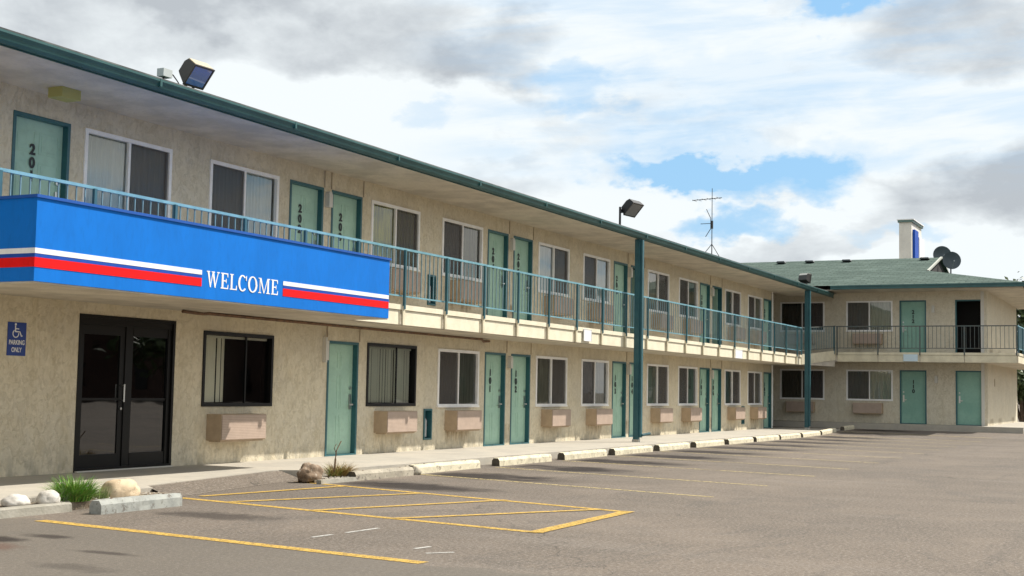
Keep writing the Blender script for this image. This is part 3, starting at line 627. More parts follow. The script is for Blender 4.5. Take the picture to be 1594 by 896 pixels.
# ------------------------------------------------------------------ WING
wg = empty('motel_wing', (WX, 10, WZ), label='far wing of the motel with green shingled hip roof across the lot end', cat='building')
wb = (WX, 0, 0)          # local x = -world y
def U(y): return -y
ops = []
wl_ = [('w', 14.72, 'R', 'dim'), ('w', 11.98, 'L', 'pale'), ('d', 9.86, '110'), ('d', 7.72, None)]
wu_ = [('w', 14.72, 'R', 'dim'), ('w', 11.98, 'L', 'pale'), ('d', 9.86, '212'), ('o', 7.72, None)]
YC = 6.54
for L, zf in ((wl_, WZ), (wu_, WU)):
    for it in L:
        if it[0] in 'do': ops.append((U(it[1]), U(it[1]) + DW, zf, zf + DH))
        else: ops.append((U(it[1]), U(it[1]) + WW, zf + DH - WH, zf + DH))
WS = 4.20
wm = wall_mesh(-30, -YC, WZ - .4, WS + .01, ops, 9.0, .2); wm.build('wall', M_wing, wg, wb, RW)
b = MB(); b.box(WX + .002, 65.2, YC - .003, YC - .001, WZ - .4, WS + .01); b.box(WX + 9.1, 65.2, YC, YC + .2, WZ - .4, WS + .01); b.box(65.0, 65.2, YC + .201, 30, WZ - .4, WS + .01); b.build('end_wall', M_wing, wg, (0, 0, 0))
b = MB(); b.box(WX + 1.2, WX + 1.25, YC + .3, 30, WZ, WS - .1); b.box(WX + .23, WX + 1.2, YC + .3, 30, 1.5, 1.65); b.build('room_interior', M_dark, wg, (0, 0, 0))
for L, zf in ((wl_, WZ), (wu_, WU)):
    for it in L:
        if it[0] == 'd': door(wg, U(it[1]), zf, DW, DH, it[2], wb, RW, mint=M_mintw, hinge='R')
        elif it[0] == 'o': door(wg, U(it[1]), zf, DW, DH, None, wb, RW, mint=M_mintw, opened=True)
        else: window(wg, U(it[1]), zf + DH - WH, WW, WH, it[2], it[3], wb, RW); ac(wg, U(it[1]) + .32, zf + .38, 1.15, wb, RW)
# deck around the wing
DX = WX - 1.3
b = MB(); b.prism([(DX, 30), (DX, 5.3), (66, 5.3), (66, YC - .002), (WX - .002, YC - .002), (WX - .002, 30)], WU - .36, WU - .004, 'z'); wd = b.build('deck', M_soff, wg, (0, 0, 0))
b = MB(); b.box(DX - .05, DX - .001, 5.25, 12.1, WU - .09, WU + .005); b.box(DX - .001, 66, 5.25, 5.299, WU - .09, WU + .005)
yj = [12.05, 10.45, 8.85, 7.2, 5.3]
for a, c_ in zip(yj, yj[1:]): b.box(DX - .03, DX - .001, c_ + .02, a - .02, WU - .37, WU - .10)
b.box(DX, 66, 5.27, 5.298, WU - .37, WU - .10)
b.build('fascia_panel', M_fasc, wd, (0, 0, 0))
railing(wg, (DX - .01, 12.1, 0), (DX - .01, 5.29, 0), M_railw, M_railw, WU + 1.05, WU + .17, [.05, 1.65, 3.25, 4.9, 6.78], WU - .1, mtp=M_railw, off=.03)
railing(wg, (DX - .01, 5.29, 0), (66, 5.29, 0), M_rail, M_bal, WU + 1.05, WU + .17, [i * 1.6 + .03 for i in range(8)], WU - .1, mtp=M_rpost, off=.03)
# wing roof: hip with a small gable near its end
EXw, EY, ZE = 52.82, 4.98, 4.385
RX = 59.5; RZ = 6.08; GY = 8.98; sl2 = (RZ - ZE) / (RX - EXw)
gx = 55.95; gz = ZE + (gx - EXw) * sl2; BX = 2 * RX - EXw; gbx = 2 * RX - gx
b = MB()
b.quad((EXw, 34, ZE), (EXw, EY, ZE), (gx, GY, gz), (RX, GY, RZ), (RX, 34, RZ))
b.quad((RX, 34, RZ), (RX, GY, RZ), (gbx, GY, gz), (BX, EY, ZE), (BX, 34, ZE))
b.quad((EXw, EY, ZE), (BX, EY, ZE), (gbx, GY, gz), (gx, GY, gz))
ro = b.build('roof', M_shin, wg, (0, 0, 0))
me = ro.data; uv = me.uv_layers.new(name='UVMap')
for pgi, pg in enumerate(me.polygons):
    for li in pg.loop_indices:
        v = me.vertices[me.loops[li].vertex_index].co; uv.data[li].uv = (v.x, v.y) if pgi == 2 else (v.y, v.x)
b = MB(); b.prism([(gx + .15, gz + .01), (gbx - .15, gz + .01), (RX, RZ - .10)], GY + .12, GY + .16, 'y'); b.build('gable_vent', M_dark, wg, (0, 0, 0))
b = MB(); 
for s_ in (1, -1):
    xa, xb = RX, RX - s_ * (RX - gx)
    b.quad((xa, GY - .02, RZ + .03), (xb, GY - .02, gz + .03), (xb, GY - .02, gz - .05), (xa, GY - .02, RZ - .05)); b.quad((xa, GY - .02, RZ + .03), (xb, GY - .02, gz + .03), (xb, GY + .06, gz + .03), (xa, GY + .06, RZ + .03))
b.build('barge_board', mat('pale_barge_board', (.42, .43, .38), .6), wg, (0, 0, 0))
b = MB(); b.box(EXw + .12, WX + .1, EY + .1, 34, WS, WS + .03); b.box(WX + .1, BX - .1, EY + .1, YC, WS, WS + .03); b.build('soffit', M_soff, wg, (0, 0, 0))
b = MB(); b.box(EXw - .07, EXw + .03, EY - .07, 12.25, WS + .02, ZE - .015); b.box(EXw + .03, BX, EY - .07, EY + .02, WS + .02, ZE - .015); b.box(EXw - .10, EXw - .07, EY - .1, 12.25, ZE - .06, ZE - .012); b.build('gutter', M_gut, wg, (0, 0, 0))
# ridge vents
for y in (15.9, 14.6, 12.95, 9.6):
    b = MB(); b.prism([(y - .2, RZ + .0), (y + .2, RZ + .0), (y + .16, RZ + .07), (y - .16, RZ + .07)], RX - .75, RX - .4, 'x'); v = [(x, yy_, z - .12) for x, yy_, z in b.v]; b.v = v
    b.build('roof_vent', mat('dark_vent_metal', (.05, .06, .06), .5), wg, (0, 0, 0))
wall_lamp(wg, U(8.55), WU + 1.75, wb, RW); wall_lamp(wg, U(8.45), WZ + 1.75, wb, RW)
b = MB(); b.box(WX + 2.2, WX + 2.26, YC - .03, YC - .001, WZ + 1.55, WZ + 1.85); b.build('conduit', M_pipe, wg, (0, 0, 0))
b = MB(); b.box(WX - .03, WX - .001, YC + .1, YC + .22, WZ, WS); b.build('corner_trim', mat('pale_trim', (.60, .58, .53), .6), wg, (0, 0, 0))

# ------------------------------------------------------------------ WELCOME SIGN canopy
ds = 2.45; SY = D - ds; sx0, sx1, sz0, sz1 = 10.92, 18.49, 1.13, 2.09
def ink(name, c):
    return mat(name, c, .55, vscale=1.3, col2=tuple(x * .88 for x in c), spec=.18, stretch=(1.6, 1.6, .5))
M_blue = ink('sign_blue', (.0, .165, .62)); M_red = ink('sign_red', (.86, .004, .006)); M_wh = ink('sign_white', (.86, .86, .86)); M_band = ink('sign_deep_blue', (.012, .075, .42))
sg = empty('welcome_sign', ((sx0 + sx1) / 2, SY, sz0), 0, label='long blue box sign with red and white stripes reading WELCOME over the entrance', cat='sign')
b = MB(); b.box(sx0, sx1, SY, D - d1 - .09, sz0, sz1); b.build('sign_body', M_blue, sg, (0, 0, 0))
b = MB(); b.box(sx0 - .02, sx1 + .02, SY - .02, SY + .02, sz1 - .005, sz1 + .03); b.box(sx0 - .02, sx0 + .02, SY + .02, D - d1 - .09, sz1 - .005, sz1 + .03); b.build('top_trim', ink('sign_trim_blue', (.02, .10, .40)), sg, (0, 0, 0))
b = MB(); b.box(sx0 + .01, sx1 - .01, SY + .012, D - d1 - .05, sz0 - .02, sz0 - .001); b.build('canopy_ceiling', M_soff, sg, (0, 0, 0))
def strip(z0, z1, mt, t, xa, xb, left=False):
    b = MB(); b.box(xa, xb, SY - t, SY - .0005, z0, z1)
    if left: b.box(sx0 - t, sx0 - .0005, SY - t, D - d1 - .1, z0, z1)
    b.build('stripe', mt, sg, (0, 0, 0))
for xa, xb, l in ((sx0, 13.80, True), (15.595, 18.475, False)):
    strip(1.447, 1.508, M_wh, .006, xa, xb, l); strip(1.292, 1.402, M_red, .006, xa, xb, l); strip(1.404, 1.445, M_band, .003, xa, xb, l)
# serif letters, unit height, thin prisms
def letters(text, x, z, h, width, y, mt, parent):
    wds = {'W': 1.12, 'E': .70, 'L': .66, 'C': .80, 'O': .88, 'M': 1.12}; gap = .12
    tot = sum(wds[c_] for c_ in text) + gap * (len(text) - 1); sx = width / tot; cnt = 0
    th, tn, sf = .155, .065, .06
    for c_ in text:
        W_ = wds[c_]; P_ = []
        def st(xa, wd_, ser=(1, 1), e=.085):
            P_.append([(xa, 0), (xa + wd_, 0), (xa + wd_, 1), (xa, 1)])
            for i, zz_ in enumerate((0, 1 - sf)):
                if ser[i]: P_.append([(xa - e, zz_), (xa + wd_ + e, zz_), (xa + wd_ + e, zz_ + sf), (xa - e, zz_ + sf)])
        if c_ == 'L': st(.10, th); P_.append([(.25, 0), (.66, 0), (.66, .30), (.615, .30), (.56, .07), (.25, .07)])
        if c_ == 'E':
            st(.10, th); P_.append([(.25, 0), (.68, 0), (.70, .28), (.655, .28), (.60, .07), (.25, .07)]); P_.append([(.25, 1), (.66, 1), (.66, .74), (.615, .74), (.57, .93), (.25, .93)])
            P_.append([(.25, .47), (.47, .47), (.47, .54), (.25, .54)]); P_.append([(.47, .37), (.52, .37), (.52, .64), (.47, .64)])
        if c_ in 'OC':
            cx_, cy_, ro_x, ro_y, ri_x, ri_y = W_ / 2, .5, W_ / 2, .53, W_ / 2 - .165, .455
            n = 40; a0, a1 = (0, 360) if c_ == 'O' else (48, 318)
            for i in range(n):
                t0 = R_(a0 + (a1 - a0) * i / n); t1 = R_(a0 + (a1 - a0) * (i + 1) / n)
                P_.append([(cx_ + ro_x * math.cos(t0), cy_ + ro_y * math.sin(t0)), (cx_ + ro_x * math.cos(t1), cy_ + ro_y * math.sin(t1)), (cx_ + ri_x * math.cos(t1), cy_ + ri_y * math.sin(t1)), (cx_ + ri_x * math.cos(t0), cy_ + ri_y * math.sin(t0))])
            if c_ == 'C': P_.append([(.72, .68), (.765, .68), (.765, 1.0), (.73, 1.0), (.66, .88)])
        if c_ == 'W':
            P_.append([(.06, 1), (.06 + th, 1), (.40, .0), (.31, .0)]); P_.append([(.31, 0), (.37, 0), (.585, 1), (.52, 1)]); P_.append([(.48, 1), (.48 + th, 1), (.81, 0), (.72, 0)]); P_.append([(.72, 0), (.78, 0), (1.05, 1), (.985, 1)])
            for a, e in ((0, .28), (.42, .70), (.90, 1.14)): P_.append([(a, 1 - sf), (e, 1 - sf), (e, 1), (a, 1)])
        if c_ == 'M':
            P_.append([(.12, 0), (.12 + tn, 0), (.12 + tn, 1), (.12, 1)]); P_.append([(.87, 0), (.87 + th, 0), (.87 + th, 1), (.87, 1)])
            P_.append([(.10, 1), (.10 + th + .02, 1), (.585, .0), (.52, .0)]); P_.append([(.52, 0), (.575, 0), (.92, 1), (.86, 1)])
            for a, e in ((0, .27), (.78, 1.12)): P_.append([(a, 0), (e, 0), (e, sf), (a, sf)])
            P_.append([(.0, 1 - sf), (.26, 1 - sf), (.26, 1), (.0, 1)]); P_.append([(.86, 1 - sf), (1.12, 1 - sf), (1.12, 1), (.86, 1)])
        b = MB()
        for i, pl in enumerate(P_): b.prism([(x + q[0] * sx, z + q[1] * h) for q in pl], y - .004 - i * .00012, y - .0005, 'y')
        b.build('letter', mt, parent, (0, 0, 0)); x += (W_ + gap) * sx
letters('WELCOME', 13.90, 1.295, .215, 1.575, SY, M_wh, sg)

# ------------------------------------------------------------------ PARKING ONLY plate
pl = empty('parking_sign', (12.985, D, .335), 0, label='small blue wheelchair sign reading PARKING ONLY on the wall left of the entrance', cat='sign')
b = MB(); b.box(12.825, 13.145, D - .008, D - .001, .335, .785); b.build('plate', mat('sign_plate_blue', (.015, .05, .26), .4), pl, (0, 0, 0))
b = MB(); y = D - .0085
cx_, cz_ = 12.975, .645
def pr(poly, i=0): b.prism(poly, y - .002 - i * .0002, y, 'y')
def arc(cx_, cz_, r0, r1, a0, a1, n=18, i=0):
    for j in range(n):
        t0 = R_(a0 + (a1 - a0) * j / n); t1 = R_(a0 + (a1 - a0) * (j + 1) / n)
        pr([(cx_ + r1 * math.cos(t0), cz_ + r1 * math.sin(t0)), (cx_ + r1 * math.cos(t1), cz_ + r1 * math.sin(t1)), (cx_ + r0 * math.cos(t1), cz_ + r0 * math.sin(t1)), (cx_ + r0 * math.cos(t0), cz_ + r0 * math.sin(t0))], i)
arc(12.955, .758, .0, .017, 0, 360, 10, 1)
pr([(12.943, .74), (12.961, .74), (12.965, .655), (12.947, .655)], 2); pr([(12.96, .706), (13.015, .703), (13.015, .690), (12.96, .693)], 3); pr([(12.95, .668), (13.03, .666), (13.03, .650), (12.95, .652)], 4)
pr([(13.022, .668), (13.036, .664), (13.065, .608), (13.05, .602)], 5); pr([(13.05, .602), (13.075, .612), (13.085, .602), (13.055, .592)], 6)
arc(12.962, .632, .043, .056, 120, 370, 20, 7)
b.build('wheelchair_symbol', M_wh, pl, (0, 0, 0))
def text(body, x, z, y, size, mt, parent, name='lettering', rz=0, sx=1):
    cu = bpy.data.curves.new('t', 'FONT'); cu.body = body; cu.size = size; cu.align_x = 'CENTER'; cu.offset = size * .02; cu.extrude = .001
    ob = bpy.data.objects.new('t', cu); C.objects.link(ob); dg = bpy.context.evaluated_depsgraph_get(); me = bpy.data.meshes.new_from_object(ob.evaluated_get(dg)); bpy.data.objects.remove(ob)
    me.transform(Matrix.Rotation(math.pi / 2, 4, 'X') @ Matrix.Diagonal((sx, 1, 1, 1))); me.materials.clear(); me.materials.append(mt); o = bpy.data.objects.new(name, me); return link(o, parent, (x, y, z), rz)
text('PARKING', 12.985, .485, D - .011, .088, M_wh, pl, sx=.74); text('ONLY', 12.985, .385, D - .011, .088, M_wh, pl, sx=.74)

# white notices on the deck edge
for (x0, x1, z0, z1, y, lab, mt) in ((29.15, 29.62, 1.20, 1.49, D - d1 - .05, 'white notice board fixed to the deck edge left of the first tall post', M_white), (41.4, 42.2, 1.15, 1.44, D - d1 - .05, 'white notice board fixed to the deck edge between the two tall posts', M_white)):
    r = empty('notice_board', ((x0 + x1) / 2, y, z0), label=lab, cat='notice', group='notices on the deck edges')
    b = MB(); b.box(x0, x1, y - .015, y - .001, z0, z1); b.build('board', mt, r, (0, 0, 0)); b = MB(); ring(b, x1 - x0, z1 - z0, .012, y - .02, y - .0155, x0, z0); b.build('board_edge', mat('pale_edge', (.6, .6, .6), .5), r, (0, 0, 0))
r = empty('notice_board', (DX - .07, 9.2, 1.38), label='pale blue notice board fixed to the deck edge of the far wing', cat='notice', group='notices on the deck edges')
b = MB(); b.box(DX - .075, DX - .055, 8.93, 9.47, 1.39, 1.66); b.build('board', mat('pale_blue_board', (.55, .68, .75), .5), r, (0, 0, 0))

# ------------------------------------------------------------------ FLOODLIGHTS
def floodlight(org, w_, h_, dp, tilt, yaw, label, bodym, capm, lensm, neck, pole=0):
    r = empty('floodlight', org, yaw, label=label, cat='floodlight', group='floodlights along the roof edge')
    T = Matrix.Translation((0, 0, neck)) @ Matrix.Rotation(tilt, 4, 'X')
    def mk(b, name, mt):
        b.v = [tuple(T @ Vector(q)) for q in b.v]; return b.build(name, mt, r, org, yaw)
    a = w_ / 2
    b = MB(); b.prism([(0, -.01), (dp * .75, .05), (dp, h_ * .25), (dp, h_ * .8), (dp * .8, h_), (0, h_ + .01)], -a, a, 'x'); mk(b, 'housing', bodym)
    b = MB(); ring(b, w_ + .02, h_ + .04, .025, -.02, -.001, -a - .01, -.02); mk(b, 'bezel', bodym)
    b = MB(); b.box(-a + .02, a - .02, -.012, -.004, .01, h_ - .005); mk(b, 'lens', lensm)
    b = MB(); b.prism([(.0, h_ + .011), (dp * .8, h_ + .002), (dp, h_ * .8 + .002), (dp, h_ * .8 + .014), (dp * .8, h_ + .016), (.0, h_ + .024)], -a + .01, a - .01, 'x'); mk(b, 'lid', capm)
    b = MB()
    if pole: b.bar((-a - .1, .05, -.02), (-a - .1, .05, neck + .18), .03); b.bar((-a - .1, .05, neck + .12), (-a, .05, neck + .10), .02); b.bar((-a - .03, .05, neck + .08), (-a - .0, .05, neck + .08), .05, 12)
    else:
        b.bar((-.09, .08, -.02), (-.09, .04, neck + .06), .022); b.bar((.06, .08, -.02), (.06, .04, neck + .06), .022); b.box(-.13, .10, .04, .12, -.02, .01)
    b.build('bracket', M_black, r, org, yaw)
    return r
M_lens = mat('bluish_lens', (.07, .17, .50), .05, spec=.9, coat=1.0); M_bz = mat('bronze_housing', (.05, .045, .04), .5); M_tanl = mat('sunlit_tan_lid', (.46, .40, .27), .5); M_lens2 = mat('grey_led_lens', (.16, .17, .18), .25, spec=.7)
floodlight((14.60, D - 1.50, 4.16), .38, .31, .20, R_(40), R_(-4), 'bronze box floodlight with bluish lens on the roof edge above the WELCOME sign', M_bz, M_tanl, M_lens, .09)
floodlight((31.65, D - 1.45, 4.17), .56, .38, .18, R_(42), R_(-8), 'black LED floodlight on a short pole beside the top of the first tall post', M_black, M_black, M_lens2, .37, pole=1)
floodlight((49.8, D - 1.5, 4.17), .42, .32, .22, R_(10), R_(60), 'small dark floodlight on the roof edge above the far post', M_bz, M_lamp, M_lens2, .08)
r = empty('junction_box', (14.05, D - 1.4, 4.17), label='small grey junction box with cable beside the first roof floodlight', cat='junction box')
b = MB(); b.box(13.98, 14.16, D - 1.50, D - 1.38, 4.26, 4.37); b.build('box', mat('grey_box_paint', (.42, .46, .46), .5), r, (0, 0, 0))
b = MB(); b.bar((14.05, D - 1.44, 4.15), (14.05, D - 1.44, 4.27), .015); b.tube([(14.16, D - 1.44, 4.33), (14.24, D - 1.44, 4.33), (14.34, D - 1.44, 4.26), (14.42, D - 1.45, 4.17)], .009); b.build('cable', M_black, r, (0, 0, 0))

# ------------------------------------------------------------------ ANTENNA
ay = 15.6; ax = 47.9; az0 = roofz(ay); k_ = (ay) / 12.384
an = empty('roof_antenna', (ax, ay, az0), label='thin television antenna mast on a tripod standing on the main roof', cat='antenna')
zt_ = 6.166 * k_; za = 4.476 * k_
b = MB(); b.bar((ax, ay, az0), (ax, ay, za), .02); b.bar((ax, ay, za - .2), (ax, ay, zt_), .018, 8, .012); b.build('mast', M_black, an, (0, 0, 0))
for t in (20, 140, 260):
    b = MB(); b.bar((ax + .55 * math.cos(R_(t)), ay + .55 * math.sin(R_(t)), roofz(ay + .55 * math.sin(R_(t)))), (ax, ay, za), .014); b.build('leg', M_black, an, (0, 0, 0))
zb_ = 5.83 * k_
b = MB(); b.bar((ax - .1, ay + .75, zb_ - .02), (ax + .1, ay - .35, zb_ + .06), .014)
for i in range(6): t = i / 5; y_ = ay + .70 - t * .95; b.bar((ax - .25, y_, zb_ - .02 + t * .06), (ax + .25, y_, zb_ - .02 + t * .06), .008, 5)
b.build('upper_aerial', M_black, an, (0, 0, 0))
zb_ = 5.1 * k_
b = MB(); b.bar((ax, ay + .45, zb_), (ax, ay, zb_), .012); b.tube([(ax, ay + .22, zb_ + .55), (ax, ay + .05, zb_ + .2), (ax, ay + .05, zb_ - .2), (ax, ay + .25, zb_ - .5)], .013); b.box(ax - .03, ax + .03, ay - .04, ay + .04, zb_ - .2, zb_ + .1); b.build('lower_aerial', M_black, an, (0, 0, 0))

# ------------------------------------------------------------------ DISHES
def dish(c_, r_, label, base_z):
    o = empty('satellite_dish', (c_[0] + .2, c_[1], base_z), label=label, cat='satellite dish', group='satellite dishes at the ridge end')
    b = MB(); n = 28; rings = 5; ax_ = Vector((-.93, -.35, .12)).normalized(); e1_ = ax_.orthogonal().normalized(); e2_ = ax_.cross(e1_); c0 = Vector(c_)
    for off, s_ in ((0, 1), (.03, -1)):
        i0 = len(b.v); b.v.append(tuple(c0 - ax_ * (.12 + off)))
        for k2 in range(1, rings + 1):
            rr = r_ * k2 / rings; dpt = -.12 * (1 - (k2 / rings) ** 2) - (off if k2 < rings else off * .3)
            for j in range(n): t = 2 * math.pi * j / n; b.v.append(tuple(c0 + e1_ * math.cos(t) * rr + e2_ * math.sin(t) * rr + ax_ * dpt))
        for j in range(n): b.f.append((i0, i0 + 1 + j, i0 + 1 + (j + 1) % n)); b.mi.append(0)
        for k2 in range(rings - 1):
            for j in range(n): a = i0 + 1 + k2 * n + j; a2 = i0 + 1 + k2 * n + (j + 1) % n; b.f.append((a, a + n, a2 + n, a2)); b.mi.append(0)
    b.build('reflector', mat('slate_dish_paint', (.045, .065, .075), .55, vscale=4, col2=(.06, .08, .09)), o, (0, 0, 0), smooth=True)
    b = MB(); f_ = c0 + ax_ * .42 + Vector((0, 0, -.12)); b.bar(c0 + Vector((0, 0, -r_ * .95)), f_, .012); b.bar(f_ - ax_ * .05, f_ + ax_ * .06, .03); b.build('feed_arm', mat('pale_feed_arm', (.3, .32, .33), .5), o, (0, 0, 0))
    b = MB(); p_ = c0 - ax_ * .2; b.bar(p_, (p_.x, p_.y, base_z), .03); b.build('mount', M_black, o, (0, 0, 0))
dish((59.6, 8.58, 5.95), .39, 'round slate grey satellite dish in front, lower of the two at the ridge end', 5.0)
dish((60.9, 9.17, 6.34), .40, 'round slate grey satellite dish partly hidden behind the other one', 5.5)

# ------------------------------------------------------------------ PYLON beyond the wing
py = empty('pylon_sign', (76, 13.2, ZL), label='tall tan pylon with a blue and white sign face rising behind the wing roof', cat='pylon sign')
b = MB(); b.box(75, 78.2, 12.93, 13.60, ZL + .1, 9.68); b.build('tower', mat('pale_tower_render', (.72, .69, .62), .8, vscale=1, col2=(.64, .61, .55)), py, (0, 0, 0))
b = MB(); b.box(74.9, 78.3, 12.84, 13.66, 9.68, 9.80); b.build('cap', mat('pale_teal_cap', (.10, .17, .15), .5), py, (0, 0, 0))
b = MB(); b.box(74.88, 78.32, 12.78, 13.70, 9.801, 9.85); b.build('cap_top', M_white, py, (0, 0, 0))
b = MB(); b.box(75.35, 76.5, 12.80, 12.929, 5.5, 9.30); b.build('sign_face', M_band, py, (0, 0, 0))
b = MB(); b.box(76.55, 78.1, 12.76, 12.929, 5.5, 9.0); b.build('sign_face', M_wh, py, (0, 0, 0))

# ------------------------------------------------------------------ WHEEL STOPS
def stop_mat(name, a, b_, c3):
    m = bpy.data.materials.new(name); m.use_nodes = True; k = N(m.node_tree); b = k.n['Principled BSDF']; b.inputs['Roughness'].default_value = .85
    P = k.pos(); rnd_ = k.add('ShaderNodeObjectInfo').outputs['Random']; c = k.mix(k.sstep(k.noise(P, 5, 6, .7), .40, .62), (*a, 1), (*b_, 1)); c = k.mix(k.sstep(k.noise(P, 11, 6, .75), .55, .62), c, (*c3, 1)); c = k.mix(k.m('MULTIPLY', k.sstep(k.noise(k.pos((1, 1, .6)), 3.0, 4, .7), .50, .62), k.m('MULTIPLY', rnd_, .8)), c, (*[(x + y) / 2 for x, y in zip(b_, c3)], 1))
    k.l.new(c, b.inputs['Base Color']); bp = k.add('ShaderNodeBump'); bp.inputs['Strength'].default_value = .5; bp.inputs['Distance'].default_value = .01; k.l.new(k.noise(P, 40, 4, .7), bp.inputs['Height']); k.l.new(bp.outputs[0], b.inputs['Normal']); return m
M_st = stop_mat('chipped_cream_paint', (.66, .60, .44), (.56, .51, .37), (.30, .26, .19)); M_stg = stop_mat('bare_grey_concrete', (.33, .34, .31), (.26, .27, .25), (.15, .14, .12)); M_stb = stop_mat('worn_tan_concrete', (.40, .36, .28), (.30, .27, .21), (.14, .12, .10))
M_darkend = stop_mat('shaded_end_concrete', (.10, .085, .06), (.07, .06, .045), (.15, .13, .10))  # dark colour for the left end faces, painting in their shade
def wheel_stop(x0, x1, y0, y1, label, mt=M_st, zt=.15, zr=0, dark=True, grp='concrete wheel stops along the walk'):
    p = Vector((x0, y0, 0)); q = Vector((x1, y1, 0)); L = (q - p).length; a = math.atan2(y1 - y0, x1 - x0); org = (x0, y0, lot(x0))
    r = empty('wheel_stop', org, a, label=label, cat='wheel stop', group=grp)
    prof = [(-.088, 0), (-.086, zt * .35), (-.084, zt * .68), (-.05, zt), (.05, zt), (.084, zt * .68), (.086, zt * .35), (.088, 0)]
    n = max(6, int(L / .09)); b = MB(); sd = random.uniform(0, 99); dzl = lot(x1) - lot(x0)
    for i in range(n + 1):
        x = L * i / n; e = .012 if i in (0, n) else 0
        for (yy_, zz_) in prof:
            v = noise.noise(Vector((x * 3 + sd, yy_ * 9, zz_ * 9))); v2 = max(0, noise.noise(Vector((x * 7 + sd, yy_ * 20, zz_ * 15))) - .38) * .09 * (zz_ > .02)
            f_ = 1 + v * .02 - e * 3 - (v2 * 3); b.v.append((x + v * .01, yy_ * f_, zz_ * f_ + dzl * i / n))
    m_ = len(prof)
    for i in range(n):
        for j in range(m_ - 1): b.f.append((i * m_ + j, (i + 1) * m_ + j, (i + 1) * m_ + j + 1, i * m_ + j + 1)); b.mi.append(0)
    b.f.append(tuple(range(m_))); b.f.append(tuple(n * m_ + j for j in reversed(range(m_)))); b.mi += [1 if dark else 0, 0]
    b.build('concrete_bar', [mt, M_darkend], r, org, a)
    b = MB()
    for fx in (.18, .82): b.bar((L * fx, 0, zt - .02), (L * fx, 0, zt + .006 + dzl * fx), .014, 8)
    b.build('anchor_pin', M_rust, r, org, a)
wheel_stop(10.89, 12.22, 10.44, 10.46, 'short grey unpainted wheel stop in front of the big pale boulder', M_stg, .15, dark=False)
wheel_stop(17.02, 18.72, 11.2, 11.2, 'broken tan wheel stop beside the yellow grass tuft', M_stb, .14)
o = wheel_stop(18.98, 21.30, 11.32, 11.34, 'cream wheel stop with an orange stain, next to the broken one')
names = ['third cream wheel stop of the row, below doors 101 and 102', 'cream wheel stop under the 102 side windows, two before the first tall post', 'cream wheel stop just left of the first tall post', 'cream wheel stop just right of the first tall post', 'cream wheel stop below the window between doors 104 and 105', 'cream wheel stop below the door marked 105', 'cream wheel stop right of doors 105 and 106', 'cream wheel stop below the far extinguisher cabinet', 'cream wheel stop just left of the far tall post', 'cream wheel stop just right of the far tall post, last one in the sun', 'last wheel stop, lying in the shadow of the far wing']
names[0] = 'cream wheel stop straight below doors 101 and 102'
segs = [(22.05, 24.35), (24.98, 27.25), (27.72, 30.12), (30.6, 32.85), (33.35, 35.78), (36.2, 38.62), (38.97, 41.5), (41.72, 44.2), (44.5, 46.95), (47.2, 49.4), (50.75, 52.5)]
for (a, b2), nm in zip(segs, names): wheel_stop(a, b2, 11.33, 11.33, nm)
# chunk broken off the tan stop
r = empty('broken_chunk', (18.85, 11.25, ZL), label='jagged broken concrete chunk wedged between the tan and cream wheel stops', cat='rubble')
def rock(parent, c_, r3, mt, seed, name='stone', sub=3, amp=.25, flat=.0, org=None):
    bm = bmesh.new(); bmesh.ops.create_icosphere(bm, subdivisions=sub, radius=1)
    for v in bm.verts:
        n_ = v.co.normalized(); f_ = 1 + amp * noise.noise(n_ * 1.3 + Vector((seed, 0, 0))) + amp * .4 * noise.noise(n_ * 3.1 + Vector((0, seed, 0))) + amp * .1 * noise.noise(n_ * 8 + Vector((0, seed, 0)))
        v.co = Vector((n_.x * r3[0], n_.y * r3[1], max(n_.z, -.45) * r3[2])) * f_
    me = bpy.data.meshes.new(name); bm.to_mesh(me); bm.free(); me.polygons.foreach_set('use_smooth', [True] * len(me.polygons)); me.materials.append(mt)
    o = bpy.data.objects.new(name, me); return link(o, parent, c_)
rock(r, (18.80, 11.27, ZL + .05), (.10, .11, .09), M_stb, 3.3, 'chunk', 2, .7); rock(r, (18.93, 11.22, ZL + .05), (.08, .09, .08), M_stb, 8.3, 'chunk', 2, .7)

# ------------------------------------------------------------------ BOULDERS AND PLANTS
M_rw = stop_mat('white_painted_rock', (.58, .55, .49), (.48, .45, .40), (.38, .35, .30)); M_rc = stop_mat('cream_boulder', (.56, .45, .30), (.48, .37, .24), (.34, .26, .17)); M_rd = stop_mat('brown_boulder', (.17, .115, .07), (.25, .18, .12), (.40, .34, .27))
zbed = ZW - .05
def boulder(c_, r3, mt, seed, label, amp=.25): 
    o = rock(None, c_, r3, mt, seed, 'boulder', 4, amp); tag(o, label, 'boulder', 'boulders in the planter beds'); return o
boulder((10.38, 11.08, zbed + .045), (.16, .12, .085), M_rw, 1.2, 'low white rock at the far left of the planter bed', .14)
boulder((10.78, 11.02, zbed + .05), (.135, .12, .10), M_rw, 5.1, 'rounded white rock beside the green grass clump', .14)
boulder((12.0, 11.12, zbed + .06), (.27, .17, .155), M_rc, 9.4, 'large cream boulder behind the grey wheel stop', .17)
boulder((16.32, 11.48, ZL + .10), (.20, .17, .19), M_rd, 14.2, 'dark brown boulder left of the yellow grass tuft', .35)
